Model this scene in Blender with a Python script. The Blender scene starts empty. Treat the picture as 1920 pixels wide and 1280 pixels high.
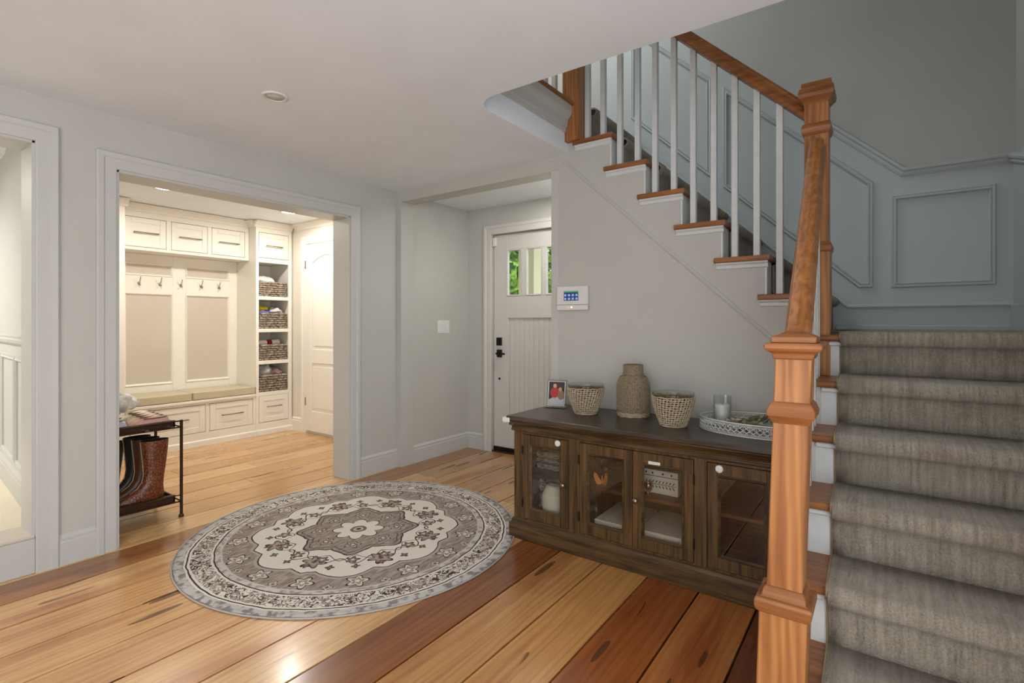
import bpy, math, random
from mathutils import Vector, Matrix
random.seed(7)
C = bpy.context.scene.collection
scene = bpy.context.scene

# ------------------------------------------------------------------ camera, world, lights, exposure
YAW = math.atan(695 / 965)
cd = bpy.data.cameras.new('camera'); cam = bpy.data.objects.new('camera', cd); C.objects.link(cam)
cam.location = (0, 0, 1.25); cam.rotation_euler = (math.pi / 2, 0, YAW)
cd.sensor_width = 36; cd.lens = 36 * 965 / 1920; cd.shift_y = -34 / 1920; cd.clip_start = 0.02
scene.camera = cam
vs = scene.view_settings
vs.view_transform = 'Standard'; vs.look = 'None'; vs.gamma = 1.0; vs.use_curve_mapping = False
vs.exposure = 0.36
w = bpy.data.worlds.new('world'); scene.world = w; w.use_nodes = True
bg = w.node_tree.nodes['Background']
bg.inputs[0].default_value = (0.98, 0.985, 1.0, 1); bg.inputs[1].default_value = 2.75

def area(name, loc, rot, size, power, col=(1, 1, 1), sy=None):
    d = bpy.data.lights.new(name, 'AREA'); d.energy = power; d.color = col; d.size = size
    if sy: d.shape = 'RECTANGLE'; d.size_y = sy
    o = bpy.data.objects.new(name, d); C.objects.link(o); o.location = loc; o.rotation_euler = rot
    return o
def disc_light(name, loc, r, power, col):
    o = area(name, loc, (0, 0, 0), r * 2, power, col); o.data.shape = 'DISK'; return o
PI = math.pi
# daylight comes in from the open room beside and behind the camera; lamp of the entry nook
disc_light('nook_light', (-2.2, 3.45, 2.38), .09, 8, (1, .97, .92))
# added fill lamp over the stairwell, standing in for an unseen upstairs window
area('upstairs_fill', (-2.6, 2.9, 4.6), (0, math.radians(-25), 0), 1.6, 38, (0.97, 1.0, 1.0), 1.0)
# mudroom downlights and the lamp of the room on the left
MUD_LIGHTS = [(-4.93, 1.82), (-4.965, 2.968)]
for i, (lx, ly) in enumerate(MUD_LIGHTS):
    disc_light('mudroom_downlight', (lx, ly, 2.375), 0.07, 12.5, (1.0, 0.94, 0.86))
disc_light('left_room_light', (-5.2, -0.4, 2.3), 0.25, 44, (1.0, 0.96, 0.88))
sun = bpy.data.lights.new('sun', 'SUN'); sun.energy = 4.0; sun.angle = 0.02; sun.color = (1, .95, .85)
so = bpy.data.objects.new('sun', sun); C.objects.link(so); so.rotation_euler = (0, math.radians(-48), 0)

# ------------------------------------------------------------------ node helpers / materials
def lin(c):
    return tuple(((v / 255) / 12.92 if v / 255 <= 0.04045 else (((v / 255) + 0.055) / 1.055) ** 2.4) for v in c)
class S:
    """wrapped socket with arithmetic that emits math nodes"""
    def __init__(s, nt, k): s.nt = nt; s.k = k
    def _m(s, op, b=None, c=None):
        n = s.nt.nodes.new('ShaderNodeMath'); n.operation = op
        for i, v in enumerate((s, b, c)):
            if v is None: continue
            if isinstance(v, S): s.nt.links.new(v.k, n.inputs[i])
            else: n.inputs[i].default_value = v
        return S(s.nt, n.outputs[0])
    def __add__(s, b): return s._m('ADD', b)
    def __sub__(s, b): return s._m('SUBTRACT', b)
    def __mul__(s, b): return s._m('MULTIPLY', b)
    def __truediv__(s, b): return s._m('DIVIDE', b)
    def lt(s, b): return s._m('LESS_THAN', b)
    def gt(s, b): return s._m('GREATER_THAN', b)
    def sin(s): return s._m('SINE')
    def cos(s): return s._m('COSINE')
    def abs(s): return s._m('ABSOLUTE')
    def mx(s, b): return s._m('MAXIMUM', b)
    def mn(s, b): return s._m('MINIMUM', b)
    def floor(s): return s._m('FLOOR')
    def fract(s): return s._m('FRACT')
    def sqrt(s): return s._m('SQRT')
    def atan2(s, b): return s._m('ARCTAN2', b)
    def pow(s, b): return s._m('POWER', b)
    def sm(s, a, b):
        n = s.nt.nodes.new('ShaderNodeMapRange'); n.interpolation_type = 'SMOOTHSTEP'
        s.nt.links.new(s.k, n.inputs[0]); n.inputs[1].default_value = a; n.inputs[2].default_value = b
        return S(s.nt, n.outputs[0])
class M:
    """a material under construction"""
    def __init__(s, name, rough=.5, spec=.5, metal=0.0):
        s.mat = bpy.data.materials.new(name); s.mat.use_nodes = True
        s.nt = s.mat.node_tree; s.b = s.nt.nodes['Principled BSDF']
        s.set('Roughness', rough); s.set('Metallic', metal); s.set('Specular IOR Level', spec)
    def set(s, k, v):
        i = s.b.inputs[k]
        if isinstance(v, S): s.nt.links.new(v.k, i)
        elif isinstance(v, tuple) and len(v) == 3: i.default_value = (*v, 1)
        else: i.default_value = v
    def coord(s, kind='Object', scale=(1, 1, 1), loc=(0, 0, 0), rnd=0):
        t = s.nt.nodes.new('ShaderNodeTexCoord'); m = s.nt.nodes.new('ShaderNodeMapping')
        s.nt.links.new(t.outputs[kind], m.inputs[0]); m.inputs['Scale'].default_value = scale
        m.inputs['Location'].default_value = loc
        if rnd:
            oi = s.nt.nodes.new('ShaderNodeObjectInfo'); a = s.nt.nodes.new('ShaderNodeVectorMath'); a.operation = 'SCALE'
            a.inputs[0].default_value = (rnd, rnd * .7, rnd * .3); s.nt.links.new(oi.outputs['Random'], a.inputs['Scale'])
            s.nt.links.new(a.outputs[0], m.inputs['Location'])
        return m.outputs[0]
    def xyz(s, v):
        n = s.nt.nodes.new('ShaderNodeSeparateXYZ'); s.nt.links.new(v, n.inputs[0])
        return [S(s.nt, n.outputs[i]) for i in range(3)]
    def noise(s, v, scale=1, detail=3, rough=.5, dist=0):
        n = s.nt.nodes.new('ShaderNodeTexNoise'); s.nt.links.new(v, n.inputs['Vector'])
        n.inputs['Scale'].default_value = scale; n.inputs['Detail'].default_value = detail
        n.inputs['Roughness'].default_value = rough; n.inputs['Distortion'].default_value = dist
        return S(s.nt, n.outputs[0])
    def voro(s, v, scale=1, feat='F1'):
        n = s.nt.nodes.new('ShaderNodeTexVoronoi'); n.feature = feat; s.nt.links.new(v, n.inputs['Vector'])
        n.inputs['Scale'].default_value = scale; return S(s.nt, n.outputs['Distance'])
    def wave(s, v, scale=1, dist=0, dscale=1, detail=2):
        n = s.nt.nodes.new('ShaderNodeTexWave'); s.nt.links.new(v, n.inputs['Vector'])
        n.inputs['Scale'].default_value = scale; n.inputs['Distortion'].default_value = dist
        n.inputs['Detail Scale'].default_value = dscale; n.inputs['Detail'].default_value = detail
        return S(s.nt, n.outputs['Fac'])
    def col(s, c):
        n = s.nt.nodes.new('ShaderNodeRGB'); n.outputs[0].default_value = (*lin(c), 1); return S(s.nt, n.outputs[0])
    def objcol(s):
        n = s.nt.nodes.new('ShaderNodeObjectInfo'); return S(s.nt, n.outputs['Color'])
    def mix(s, f, a, b, mode='MIX'):
        n = s.nt.nodes.new('ShaderNodeMix'); n.data_type = 'RGBA'; n.blend_type = mode
        for i, v in ((0, f), (6, a), (7, b)):
            if isinstance(v, S): s.nt.links.new(v.k, n.inputs[i])
            elif i == 0: n.inputs[0].default_value = v
            else: n.inputs[i].default_value = (*lin(v), 1)
        return S(s.nt, n.outputs[2])
    def bump(s, h, dist=.002, strength=.5):
        n = s.nt.nodes.new('ShaderNodeBump'); s.nt.links.new(h.k, n.inputs['Height'])
        n.inputs['Distance'].default_value = dist; n.inputs['Strength'].default_value = strength
        s.nt.links.new(n.outputs[0], s.b.inputs['Normal'])
def paint(name, c, rough=.55, var=.03, bump=.0006):
    m = M(name, rough, .35)
    v = m.coord('Object'); n = m.noise(v, 3.0, 4); k = m.noise(v, 90, 2)
    d = tuple(x * (1 - 2 * var) for x in c)
    m.set('Base Color', m.mix(n, d, c)); m.bump(k, bump, .35)
    return m.mat
def wood(name, dark, light, axis='x', scale=1.0, rough=.4, objcol=False, ring=.5, spec=.4):
    m = M(name, rough, spec)
    a = {'x': (1.6, 26, 26), 'y': (26, 1.6, 26), 'z': (26, 26, 1.6)}[axis]
    v = m.coord('Object', tuple(q * scale for q in a), rnd=40)
    g = m.noise(v, 1, 5, .6, .4)
    a2 = {'x': (.35, 5, 5), 'y': (5, .35, 5), 'z': (5, 5, .35)}[axis]
    v2 = m.coord('Object', tuple(q * scale for q in a2), rnd=25)
    r = m.wave(v2, 2.2, 9, 1.4, 2)
    f = g.sm(.3, .72) * (1 - ring) + r * ring
    c = m.mix(f, dark, light)
    m.set('Base Color', c); m.bump(g, .0008, .35)
    return m.mat
def plain(name, c, rough=.5, metal=0.0, spec=.5, var=.04, scale=25):
    m = M(name, rough, spec, metal)
    n = m.noise(m.coord('Object', rnd=9), scale, 3)
    m.set('Base Color', m.mix(n, tuple(x * (1 - var * 2) for x in c), c)); m.bump(n, .0004, .2)
    return m.mat
def glass(name, tint=(235, 240, 240), refl=1.0):
    mat = bpy.data.materials.new(name); mat.use_nodes = True; nt = mat.node_tree; nt.nodes.clear()
    o = nt.nodes.new('ShaderNodeOutputMaterial'); t = nt.nodes.new('ShaderNodeBsdfTransparent'); g = nt.nodes.new('ShaderNodeBsdfGlossy')
    t.inputs[0].default_value = (*lin(tint), 1); g.inputs['Roughness'].default_value = .02
    lw = nt.nodes.new('ShaderNodeLayerWeight'); lw.inputs[0].default_value = .5
    mx = nt.nodes.new('ShaderNodeMixShader'); k = (S(nt, lw.outputs[1]).pow(5.0) * .9 + .05) * (1.5 * refl)
    k = k.mn(1.0); nt.links.new(k.k, mx.inputs[0]); nt.links.new(t.outputs[0], mx.inputs[1]); nt.links.new(g.outputs[0], mx.inputs[2])
    nt.links.new(mx.outputs[0], o.inputs[0]); return mat
def emit(name, c, s):
    m = M(name); m.set('Base Color', lin(c)); m.b.inputs['Emission Color'].default_value = (*lin(c), 1); m.set('Emission Strength', s); return m.mat

WALL = paint('wall_paint', (192, 191, 185), .6)
NOOKW = WALL
STAIRW = paint('stairwell_paint', (170, 173, 168), .6)
TRIM = paint('trim_paint', (194, 194, 190), .38, .015)
PANELP = paint('wainscot_paint', (176, 183, 185), .45, .015)
CEIL = paint('ceiling_paint', (236, 242, 247), .75)
MUDW = paint('mudroom_paint', (232, 226, 212), .6)
MUDC = paint('cabinet_paint', (238, 233, 222), .42, .012)
BEIGE = paint('beige_panel_paint', (206, 196, 182), .6)
BAL = plain('baluster_paint', (212, 215, 215), .4)
DOORP = paint('door_paint', (206, 203, 197), .42, .015)
DARKGAP = plain('dark_gap', (28, 22, 18), .9)
OAKZ = wood('oak_vertical', (128, 78, 40), (186, 128, 76), 'z', 1.0, .36, ring=.45)
OAKX = wood('oak_along_x', (110, 64, 30), (160, 104, 58), 'x', 1.2, .36, ring=.3)
OAKY = wood('oak_along_y', (122, 74, 36), (174, 114, 62), 'y', 1.2, .36, ring=.3)
CABX = wood('walnut_along_x', (44, 31, 16), (98, 73, 42), 'x', 1.5, .42, ring=.2)
CABZ = wood('walnut_along_z', (47, 33, 17), (106, 78, 44), 'z', 1.5, .42, ring=.2)
CABIN = wood('walnut_inside', (66, 40, 20), (126, 80, 42), 'x', 1.2, .5, ring=.25)
CABTOP = wood('walnut_top', (48, 40, 34), (82, 70, 60), 'x', 1.5, .33, ring=.2)
WHITEP = plain('white_plastic', (226, 226, 222), .4)
NICKEL = plain('brushed_nickel', (150, 140, 126), .3, .9)
CHROME = plain('chrome', (190, 188, 184), .18, 1.0)
BLACKM = plain('black_hardware', (30, 28, 26), .4, .6)
BRONZE = plain('bronze_metal', (74, 54, 38), .4, .7)
GLASS = glass('clear_glass')
PANE = glass('cabinet_glass', (244, 243, 240), .95); THING = glass('vessel_glass', (244, 248, 246), .4)
WARM_LAMP = emit('downlight_glow', (255, 246, 228), 9)

def floor_mat():
    m = M('plank_wood', .2, .5)
    v = m.coord('Object', (46, 1.5, 10), rnd=60); g = m.noise(v, 1, 6, .62, .6)
    v2 = m.coord('Object', (5.5, .42, 2), rnd=33); r = m.wave(v2, 1.6, 11, 1.3, 3)
    v3 = m.coord('Object', (7, .8, 2), rnd=21); p = m.noise(v3, 1, 4, .55)
    v4 = m.coord('Object', (26, 4.2, 5), rnd=50); k = m.voro(v4, .42)
    base = m.objcol()
    c = m.mix(g.sm(.25, .8) * .34, base, m.mix(1.0, base, (150, 98, 52), 'MULTIPLY'))
    c = m.mix(r.sm(.5, 1) * .22, c, m.mix(1.0, c, (176, 116, 66), 'MULTIPLY'))
    c = m.mix(p.sm(.5, .74) * .55, c, m.mix(1.0, c, (184, 120, 70), 'MULTIPLY'))
    kn = (k.lt(.19)) * m.noise(m.coord('Object', (9, 1.1, 2), rnd=70), 1, 2).sm(.5, .55)
    c = m.mix(kn * .8, c, (66, 38, 20))
    m.set('Base Color', c)
    rn = m.noise(m.coord('Object', (3, 1.2, 1), rnd=10), 1.2, 4)
    m.set('Roughness', rn * .14 + .19)
    h = g * .35 + m.noise(m.coord('Object', (1.4, .9, 1), rnd=5), 3, 2) * 2.0
    m.bump(h, .0016, .35)
    m.b.inputs['Coat Weight'].default_value = .3; m.b.inputs['Coat Roughness'].default_value = .16
    return m.mat
PLANK = floor_mat()

def carpet_mat(name, ax):
    m = M(name, .95, .1)
    X = {'x': (60, 2.5, 2.5), 'y': (2.5, 60, 2.5)}[ax]
    rib = m.noise(m.coord('Object', X), 1, 2, .5)
    rib2 = m.noise(m.coord('Object', tuple(q * (2.2 if q > 10 else 6) for q in X)), 1, 3, .6)
    pile = m.noise(m.coord('Object'), 170, 3, .75)
    patch = m.noise(m.coord('Object'), 5.5, 4, .55)
    f = rib * .38 + rib2 * .32 + pile * .5
    c = m.mix(f.sm(.3, .85), (98, 90, 78), (186, 175, 157))
    c = m.mix(patch.sm(.55, .74) * .45, c, (118, 98, 82))
    m.set('Base Color', c)
    m.b.inputs['Sheen Weight'].default_value = .35; m.b.inputs['Sheen Roughness'].default_value = .5
    m.bump(rib * .5 + rib2 * .6 + pile * 1.2, .007, 1.0)
    return m.mat
CARPX = carpet_mat('runner_carpet', 'x'); CARPY = carpet_mat('runner_carpet_turned', 'y')

def rug_mat(R):
    m = M('persian_print', .92, .1)
    co = m.coord('Object'); x, y, z = m.xyz(co)
    wob = (m.noise(co, 14, 2) - .5) * .02; wob2 = (m.noise(co, 9, 2) - .5) * .02
    x = x / R + wob; y = y / R + wob2
    r0 = (x * x + y * y).sqrt(); r = r0; th = y.atan2(x)
    CREAM = (214, 208, 198); TAUPE = (144, 129, 121); DARK = (66, 58, 54); GREY = (176, 172, 170); PINK = (160, 138, 128)
    distress = m.noise(m.coord('Object', (70, 14, 1)), 1, 4, .65); dis2 = m.noise(co, 24, 3)
    # field of taupe, brushed
    field = m.mix(distress.sm(.35, .75), (128, 115, 107), (182, 169, 160))
    # small flowers in the field: polar cells
    def polar_flowers(c, n, rr, size, phase, petals, outer, inner, core, stretch=1.0):
        k = n / (2 * PI)
        u = th * k + phase; fu = u.fract() - .5
        dx = fu * (rr / k); dy = (r - rr) * stretch
        d = (dx * dx + dy * dy).sqrt(); a = dy.atan2(dx)
        pet = (a * petals).cos() * .22 + .78
        q = d / (pet * size)
        c = m.mix(q.lt(1.0), c, DARK); c = m.mix(q.lt(.84), c, outer); c = m.mix(q.lt(.55), c, inner); c = m.mix(q.lt(.24), c, core)
        return c
    c = field
    c = polar_flowers(c, 16, .69, .066, .2, 5, (200, 192, 182), (150, 134, 124), CREAM)
    c = polar_flowers(c, 16, .73, .03, .7, 4, (196, 188, 178), PINK, DARK)
    # lobed cream ground
    lob = ((th * 4).cos().abs() - .5).abs() * .09 + (th * 4).cos().abs() * .03 + .545
    lb = r - lob
    c = m.mix(lb.lt(.03), c, (170, 160, 152)); c = m.mix(lb.lt(.012), c, DARK); c = m.mix(lb.lt(.004), c, CREAM)
    # vine scrolls on the cream
    vine = ((r - .45) - (th * 16).sin() * .035).abs().lt(.005); c = m.mix(vine * lb.lt(-.01), c, DARK)
    vine2 = ((r - .41) - (th * 16 + 1.8).cos() * .03).abs().lt(.004); c = m.mix(vine2 * lb.lt(-.01), c, (96, 82, 76))
    c = polar_flowers(c, 8, .47, .078, 0.0, 6, TAUPE, (170, 152, 142), (100, 84, 78))
    c = polar_flowers(c, 16, .435, .042, .35, 5, (104, 88, 82), (150, 132, 122), CREAM)
    c = polar_flowers(c, 24, .52, .026, .1, 4, (90, 76, 70), (120, 100, 92), TAUPE)
    # central medallion
    med = (th * 4).cos().abs() * .075 + (th * 16).cos() * .01 + .285
    md = r - med
    c = m.mix(md.lt(.01), c, DARK); c = m.mix(md.lt(-.002), c, field)
    c = m.mix((md + .03).abs().lt(.004), c, (96, 80, 74))
    c = polar_flowers(c, 8, .235, .052, .5, 5, (176, 164, 154), (112, 96, 88), CREAM)
    pet = (th * 4).cos().abs() * .05 + .105
    pd = r - pet
    c = m.mix(pd.lt(.008), c, DARK); c = m.mix(pd.lt(0), c, CREAM)
    c = m.mix(r.lt(.05), c, (120, 102, 94)); c = m.mix(r.lt(.03), c, (186, 172, 160)); c = m.mix(r.lt(.014), c, DARK)
    # border rings
    scroll = m.noise(m.coord('Object'), 15, 1, .4, 1.8); sc2 = m.noise(m.coord('Object', loc=(5, 3, 1)), 19, 1, .4, 2.4)
    band = m.mix((sc2 - .5).abs().lt(.055), CREAM, (128, 112, 104))
    band = m.mix((scroll - .5).abs().lt(.03), band, DARK); band = m.mix(scroll.gt(.63), band, (150, 136, 128))
    c = m.mix(r0.gt(.755), c, (190, 184, 178)); c = m.mix(r0.gt(.765) * r0.lt(.792), c, m.mix(dis2.sm(.45, .6), (196, 190, 184), (150, 142, 138)))
    c = m.mix(r0.gt(.792), c, DARK); c = m.mix(r0.gt(.80), c, CREAM); c = m.mix(r0.gt(.812), c, band)
    c = m.mix(r0.gt(.91), c, CREAM); c = m.mix(r0.gt(.922), c, DARK); c = m.mix(r0.gt(.93), c, CREAM)
    edge = m.mix(dis2.sm(.45, .62), (186, 182, 178), (128, 123, 120)); c = m.mix(r0.gt(.94), c, edge)
    c = m.mix(r0.gt(.988), c, (120, 114, 110))
    # worn pile
    c = m.mix(distress.sm(.58, .8) * .35, c, (206, 200, 194))
    m.set('Base Color', c); m.bump(m.noise(co, 300, 2), .002, .5)
    return m.mat

# ------------------------------------------------------------------ mesh builder
WLOC = {}
class MB:
    def __init__(s): s.v = []; s.f = []; s.m = []; s.sm = []
    def add(s, vs, fs, m=0, smooth=False):
        o = len(s.v); s.v += [Vector(q) for q in vs]
        for f in fs: s.f.append([o + i for i in f]); s.m.append(m); s.sm.append(smooth)
        return s
    def box(s, x0, x1, y0, y1, z0, z1, m=0):
        x0, x1 = min(x0, x1), max(x0, x1); y0, y1 = min(y0, y1), max(y0, y1); z0, z1 = min(z0, z1), max(z0, z1)
        vs = [(x, y, z) for z in (z0, z1) for y in (y0, y1) for x in (x0, x1)]
        return s.add(vs, [(0, 2, 3, 1), (4, 5, 7, 6), (0, 1, 5, 4), (2, 6, 7, 3), (0, 4, 6, 2), (1, 3, 7, 5)], m)
    def taper(s, cx, cy, z0, w0, z1, w1, m=0, d0=None, d1=None):
        d0 = w0 if d0 is None else d0; d1 = w1 if d1 is None else d1
        vs = [(cx + a * w0 / 2, cy + b * d0 / 2, z0) for a, b in ((-1, -1), (1, -1), (1, 1), (-1, 1))] + \
             [(cx + a * w1 / 2, cy + b * d1 / 2, z1) for a, b in ((-1, -1), (1, -1), (1, 1), (-1, 1))]
        return s.add(vs, [(3, 2, 1, 0), (4, 5, 6, 7), (0, 1, 5, 4), (1, 2, 6, 5), (2, 3, 7, 6), (3, 0, 4, 7)], m)
    def sqlathe(s, cx, cy, prof, m=0):
        """square-section turned post: prof = [(width, z)]"""
        vs = []; fs = []
        for w_, z in prof:
            vs += [(cx + a * w_ / 2, cy + b * w_ / 2, z) for a, b in ((-1, -1), (1, -1), (1, 1), (-1, 1))]
        for i in range(len(prof) - 1):
            for k in range(4):
                a = i * 4 + k; b = i * 4 + (k + 1) % 4; fs.append((a, b, b + 4, a + 4))
        n = len(vs); fs.append((3, 2, 1, 0)); fs.append((n - 4, n - 3, n - 2, n - 1))
        return s.add(vs, fs, m)
    def prism(s, poly, axis, a0, a1, m=0):
        def P(p, a): return {'x': (a, p[0], p[1]), 'y': (p[0], a, p[1]), 'z': (p[0], p[1], a)}[axis]
        n = len(poly); vs = [P(p, a0) for p in poly] + [P(p, a1) for p in poly]
        fs = [tuple(range(n - 1, -1, -1)), tuple(range(n, 2 * n))] + [(i, (i + 1) % n, n + (i + 1) % n, n + i) for i in range(n)]
        return s.add(vs, fs, m)
    def lathe(s, prof, c=(0, 0, 0), n=24, m=0, smooth=True, sx=1, sy=1):
        vs = []; fs = []
        for r, z in prof:
            for k in range(n):
                a = 2 * PI * k / n; vs.append((c[0] + r * math.cos(a) * sx, c[1] + r * math.sin(a) * sy, c[2] + z))
        for i in range(len(prof) - 1):
            for k in range(n):
                a = i * n + k; b = i * n + (k + 1) % n; fs.append((a, b, b + n, a + n))
        if prof[0][0] > 1e-5: fs.append(tuple(range(n - 1, -1, -1)))
        if prof[-1][0] > 1e-5: fs.append(tuple(range((len(prof) - 1) * n, len(prof) * n)))
        return s.add(vs, fs, m, smooth)
    def cyl(s, p0, p1, r, n=12, m=0, r1=None):
        p0 = Vector(p0); p1 = Vector(p1); d = (p1 - p0).normalized()
        u = d.orthogonal().normalized(); v = d.cross(u); r1 = r if r1 is None else r1
        vs = [p0 + (u * math.cos(2 * PI * k / n) + v * math.sin(2 * PI * k / n)) * r for k in range(n)] + \
             [p1 + (u * math.cos(2 * PI * k / n) + v * math.sin(2 * PI * k / n)) * r1 for k in range(n)]
        s.add(vs, [(k, (k + 1) % n, n + (k + 1) % n, n + k) for k in range(n)], m, True)
        return s.add(vs, [tuple(range(n - 1, -1, -1)), tuple(range(n, 2 * n))], m)
    def tube(s, pts, r, n=6, m=0, closed=False):
        pts = [Vector(p) for p in pts]; vs = []; fs = []; N = len(pts); prev = None
        for i, p in enumerate(pts):
            a = pts[(i - 1) % N] if closed or i else p; b = pts[(i + 1) % N] if closed or i < N - 1 else p
            d = (b - a).normalized()
            u = d.orthogonal() if prev is None else prev - d * prev.dot(d)
            u.normalize(); prev = u; v = d.cross(u)
            rr = r[i] if isinstance(r, (list, tuple)) else r
            vs += [p + (u * math.cos(2 * PI * k / n) + v * math.sin(2 * PI * k / n)) * rr for k in range(n)]
        for i in range(N if closed else N - 1):
            for k in range(n):
                a = i * n + k; b = i * n + (k + 1) % n; j = (i + 1) % N
                fs.append((a, b, j * n + (k + 1) % n, j * n + k))
        if not closed: fs += [tuple(range(n - 1, -1, -1)), tuple(range((N - 1) * n, N * n))]
        return s.add(vs, fs, m, True)
    def sweep(s, pts, prof, nrm, closed=False, m=0):
        """moulding: profile (lateral, height) swept along a path lying in a plane with normal nrm; lateral = nrm x direction"""
        pts = [Vector(p) for p in pts]; nrm = Vector(nrm).normalized(); N = len(pts); P_ = len(prof); vs = []; fs = []
        for i, p in enumerate(pts):
            d0 = (p - pts[i - 1]).normalized() if (closed or i) else None
            d1 = (pts[(i + 1) % N] - p).normalized() if (closed or i < N - 1) else None
            if d0 is None: d0 = d1
            if d1 is None: d1 = d0
            l0 = nrm.cross(d0); l1 = nrm.cross(d1); l = (l0 + l1).normalized(); l = l / max(.3, l.dot(l0))
            vs += [p + l * a + nrm * h for a, h in prof]
        for i in range(N if closed else N - 1):
            j = (i + 1) % N
            for k in range(P_):
                q = (k + 1) % P_; fs.append((i * P_ + k, j * P_ + k, j * P_ + q, i * P_ + q))
        if not closed: fs += [tuple(range(P_)), tuple(range((N - 1) * P_ + P_ - 1, (N - 1) * P_ - 1, -1))]
        return s.add(vs, fs, m)
    def loft(s, rings, m=0, cap=True, smooth=True):
        n = len(rings[0]); vs = [p for r in rings for p in r]; fs = []
        for i in range(len(rings) - 1):
            for k in range(n):
                a = i * n + k; b = i * n + (k + 1) % n; fs.append((a, b, b + n, a + n))
        if cap: fs += [tuple(range(n - 1, -1, -1)), tuple(range((len(rings) - 1) * n, len(rings) * n))]
        return s.add(vs, fs, m, smooth)
    def xf(s, mat):
        s.v = [mat @ v for v in s.v]; return s
    def build(s, name, mats, parent=None, bevel=0, seg=1, kind=None, sub=0, label=None, origin=None):
        if not isinstance(mats, (list, tuple)): mats = [mats]
        lo = Vector((min(v[i] for v in s.v) for i in range(3))); hi = Vector((max(v[i] for v in s.v) for i in range(3)))
        org = Vector(origin) if origin else Vector(((lo.x + hi.x) / 2, (lo.y + hi.y) / 2, lo.z))
        me = bpy.data.meshes.new(name); me.from_pydata([v - org for v in s.v], [], s.f)
        for mt in mats: me.materials.append(mt)
        for p, mi, sm in zip(me.polygons, s.m, s.sm): p.material_index = mi; p.use_smooth = sm
        import bmesh
        b = bmesh.new(); b.from_mesh(me); bmesh.ops.recalc_face_normals(b, faces=b.faces); b.to_mesh(me); b.free()
        o = bpy.data.objects.new(name, me); C.objects.link(o)
        if parent is not None:
            o.parent = parent; o.location = org - WLOC[parent.name]
        else: o.location = org
        WLOC[o.name] = org
        if bevel:
            md = o.modifiers.new('bevel', 'BEVEL'); md.width = bevel; md.segments = seg; md.limit_method = 'ANGLE'; md.angle_limit = math.radians(40)
        if sub:
            md = o.modifiers.new('sub', 'SUBSURF'); md.levels = sub; md.render_levels = sub
        if kind: o['kind'] = kind
        if label: o['label'] = label
        return o
def thing(name, label, cat, loc, group=None):
    o = bpy.data.objects.new(name, None); C.objects.link(o); o.location = loc; o.empty_display_size = .05
    o['label'] = label; o['category'] = cat
    if group: o['group'] = group
    WLOC[o.name] = Vector(loc); return o
def tag(o, label, cat, group=None):
    o['label'] = label; o['category'] = cat
    if group: o['group'] = group
    return o
def struct(name, mb, mats, bevel=0, **k):
    o = mb.build(name, mats, None, bevel, **k); o['kind'] = 'structure'; return o
def copy_tree(o, parent=None):
    c = o.copy(); C.objects.link(c)
    if parent is not None: c.parent = parent; c.matrix_parent_inverse = Matrix()
    WLOC[c.name] = WLOC[o.name].copy()
    for ch in list(o.children): copy_tree(ch, c)
    return c

# ------------------------------------------------------------------ dimensions
XL = -3.45; YB = 3.065; ZC = 2.40; XR = .603; YW = 3.97; Z2 = 2.70; ZT = 5.0
XF = -1.73; YO = 2.055; YN = 3.97; MX = -6.12; MY0 = .92; MY1 = 3.42

# ------------------------------------------------------------------ structure: floor, ceilings, walls
fb = MB().box(-6.4, XR, -2.5, YN + .2, -.06, -.022)
floor = struct('floor', fb, DARKGAP, origin=(0, 0, 0))
tones = {}
def tone(k):
    base = [(214, 164, 106), (208, 156, 98), (220, 172, 114), (202, 148, 92)]
    return base[k % 4]
def plank(x0, x1, y0, y1, c):
    o = MB().box(x0 + .0042, x1 - .0042, y0 + .0015, y1 - .0015, -.022, 0).build('plank', PLANK, floor, .0014)
    o.color = (*lin(c), 1)
special = {-1: (176, 122, 70), 0: (216, 172, 116), 1: (208, 162, 108), 2: (214, 168, 112), 3: (208, 162, 108), 4: (214, 170, 116), 5: (216, 174, 120),
           6: (138, 84, 40), 7: (196, 146, 88), 8: (192, 142, 82), 9: (152, 86, 34), 10: (164, 104, 50), 11: (122, 70, 28), 12: (170, 104, 46), 13: (160, 94, 40), 14: (150, 86, 36), 15: (160, 94, 40)}
for k in range(-13, 16):
    x0 = -3.17 + .2475 * k; x1 = x0 + .2475
    if x0 > XR: break
    x1 = min(x1, XR)
    c = special.get(k, [(220, 178, 122), (214, 170, 112), (224, 184, 130), (208, 164, 106)][(k * 7) % 4])
    if x1 <= XL - .1:
        cuts = [MY0 - .1, 1.6 + .5 * ((k * 37) % 5) / 2, MY1]
        plank(x0, x1, cuts[0], cuts[1], c); plank(x0, x1, cuts[1], cuts[2], tuple(v - 6 for v in c))
    else:
        j = [3.02, 1.9, 2.7, 2.2, 2.9, .55, 3.3, .2, 3.5, -.3, 3.2, -.6][k % 12]
        plank(x0, x1, -2.5, j, c)
        c2 = tuple(int(v * (.86 if j > 2.6 else .96)) for v in c) if k < 6 else tuple(int(v * .95) for v in c)
        plank(x0, x1, j, YN + .05, c2)
# hall ceiling slab with the stair opening (rounded inner corner)
R = .14
poly = [(-3.6, -2.5), (XR + .1, -2.5), (XR + .1, YO), (XF + R, YO)]
poly += [(XF + R - R * math.sin(a), YO + R - R * math.cos(a)) for a in [PI / 2 * i / 10 for i in range(1, 11)]]
poly += [(XF, YB + .12), (-3.6, YB + .12)]
struct('ceiling', MB().prism(poly, 'z', ZC, Z2), CEIL)
struct('ceiling_nook', MB().box(-3.6, -1.8, YB + .12, YN + .1, 2.388, Z2), CEIL)
struct('ceiling_mudroom', MB().box(-6.35, -3.6, MY0 - .1, MY1 + .1, 2.40, 2.55), CEIL)
struct('ceiling_upstairs', MB().box(-5.0, XR + .1, YO - .1, YW + .1, ZT, ZT + .1), CEIL)
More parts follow.
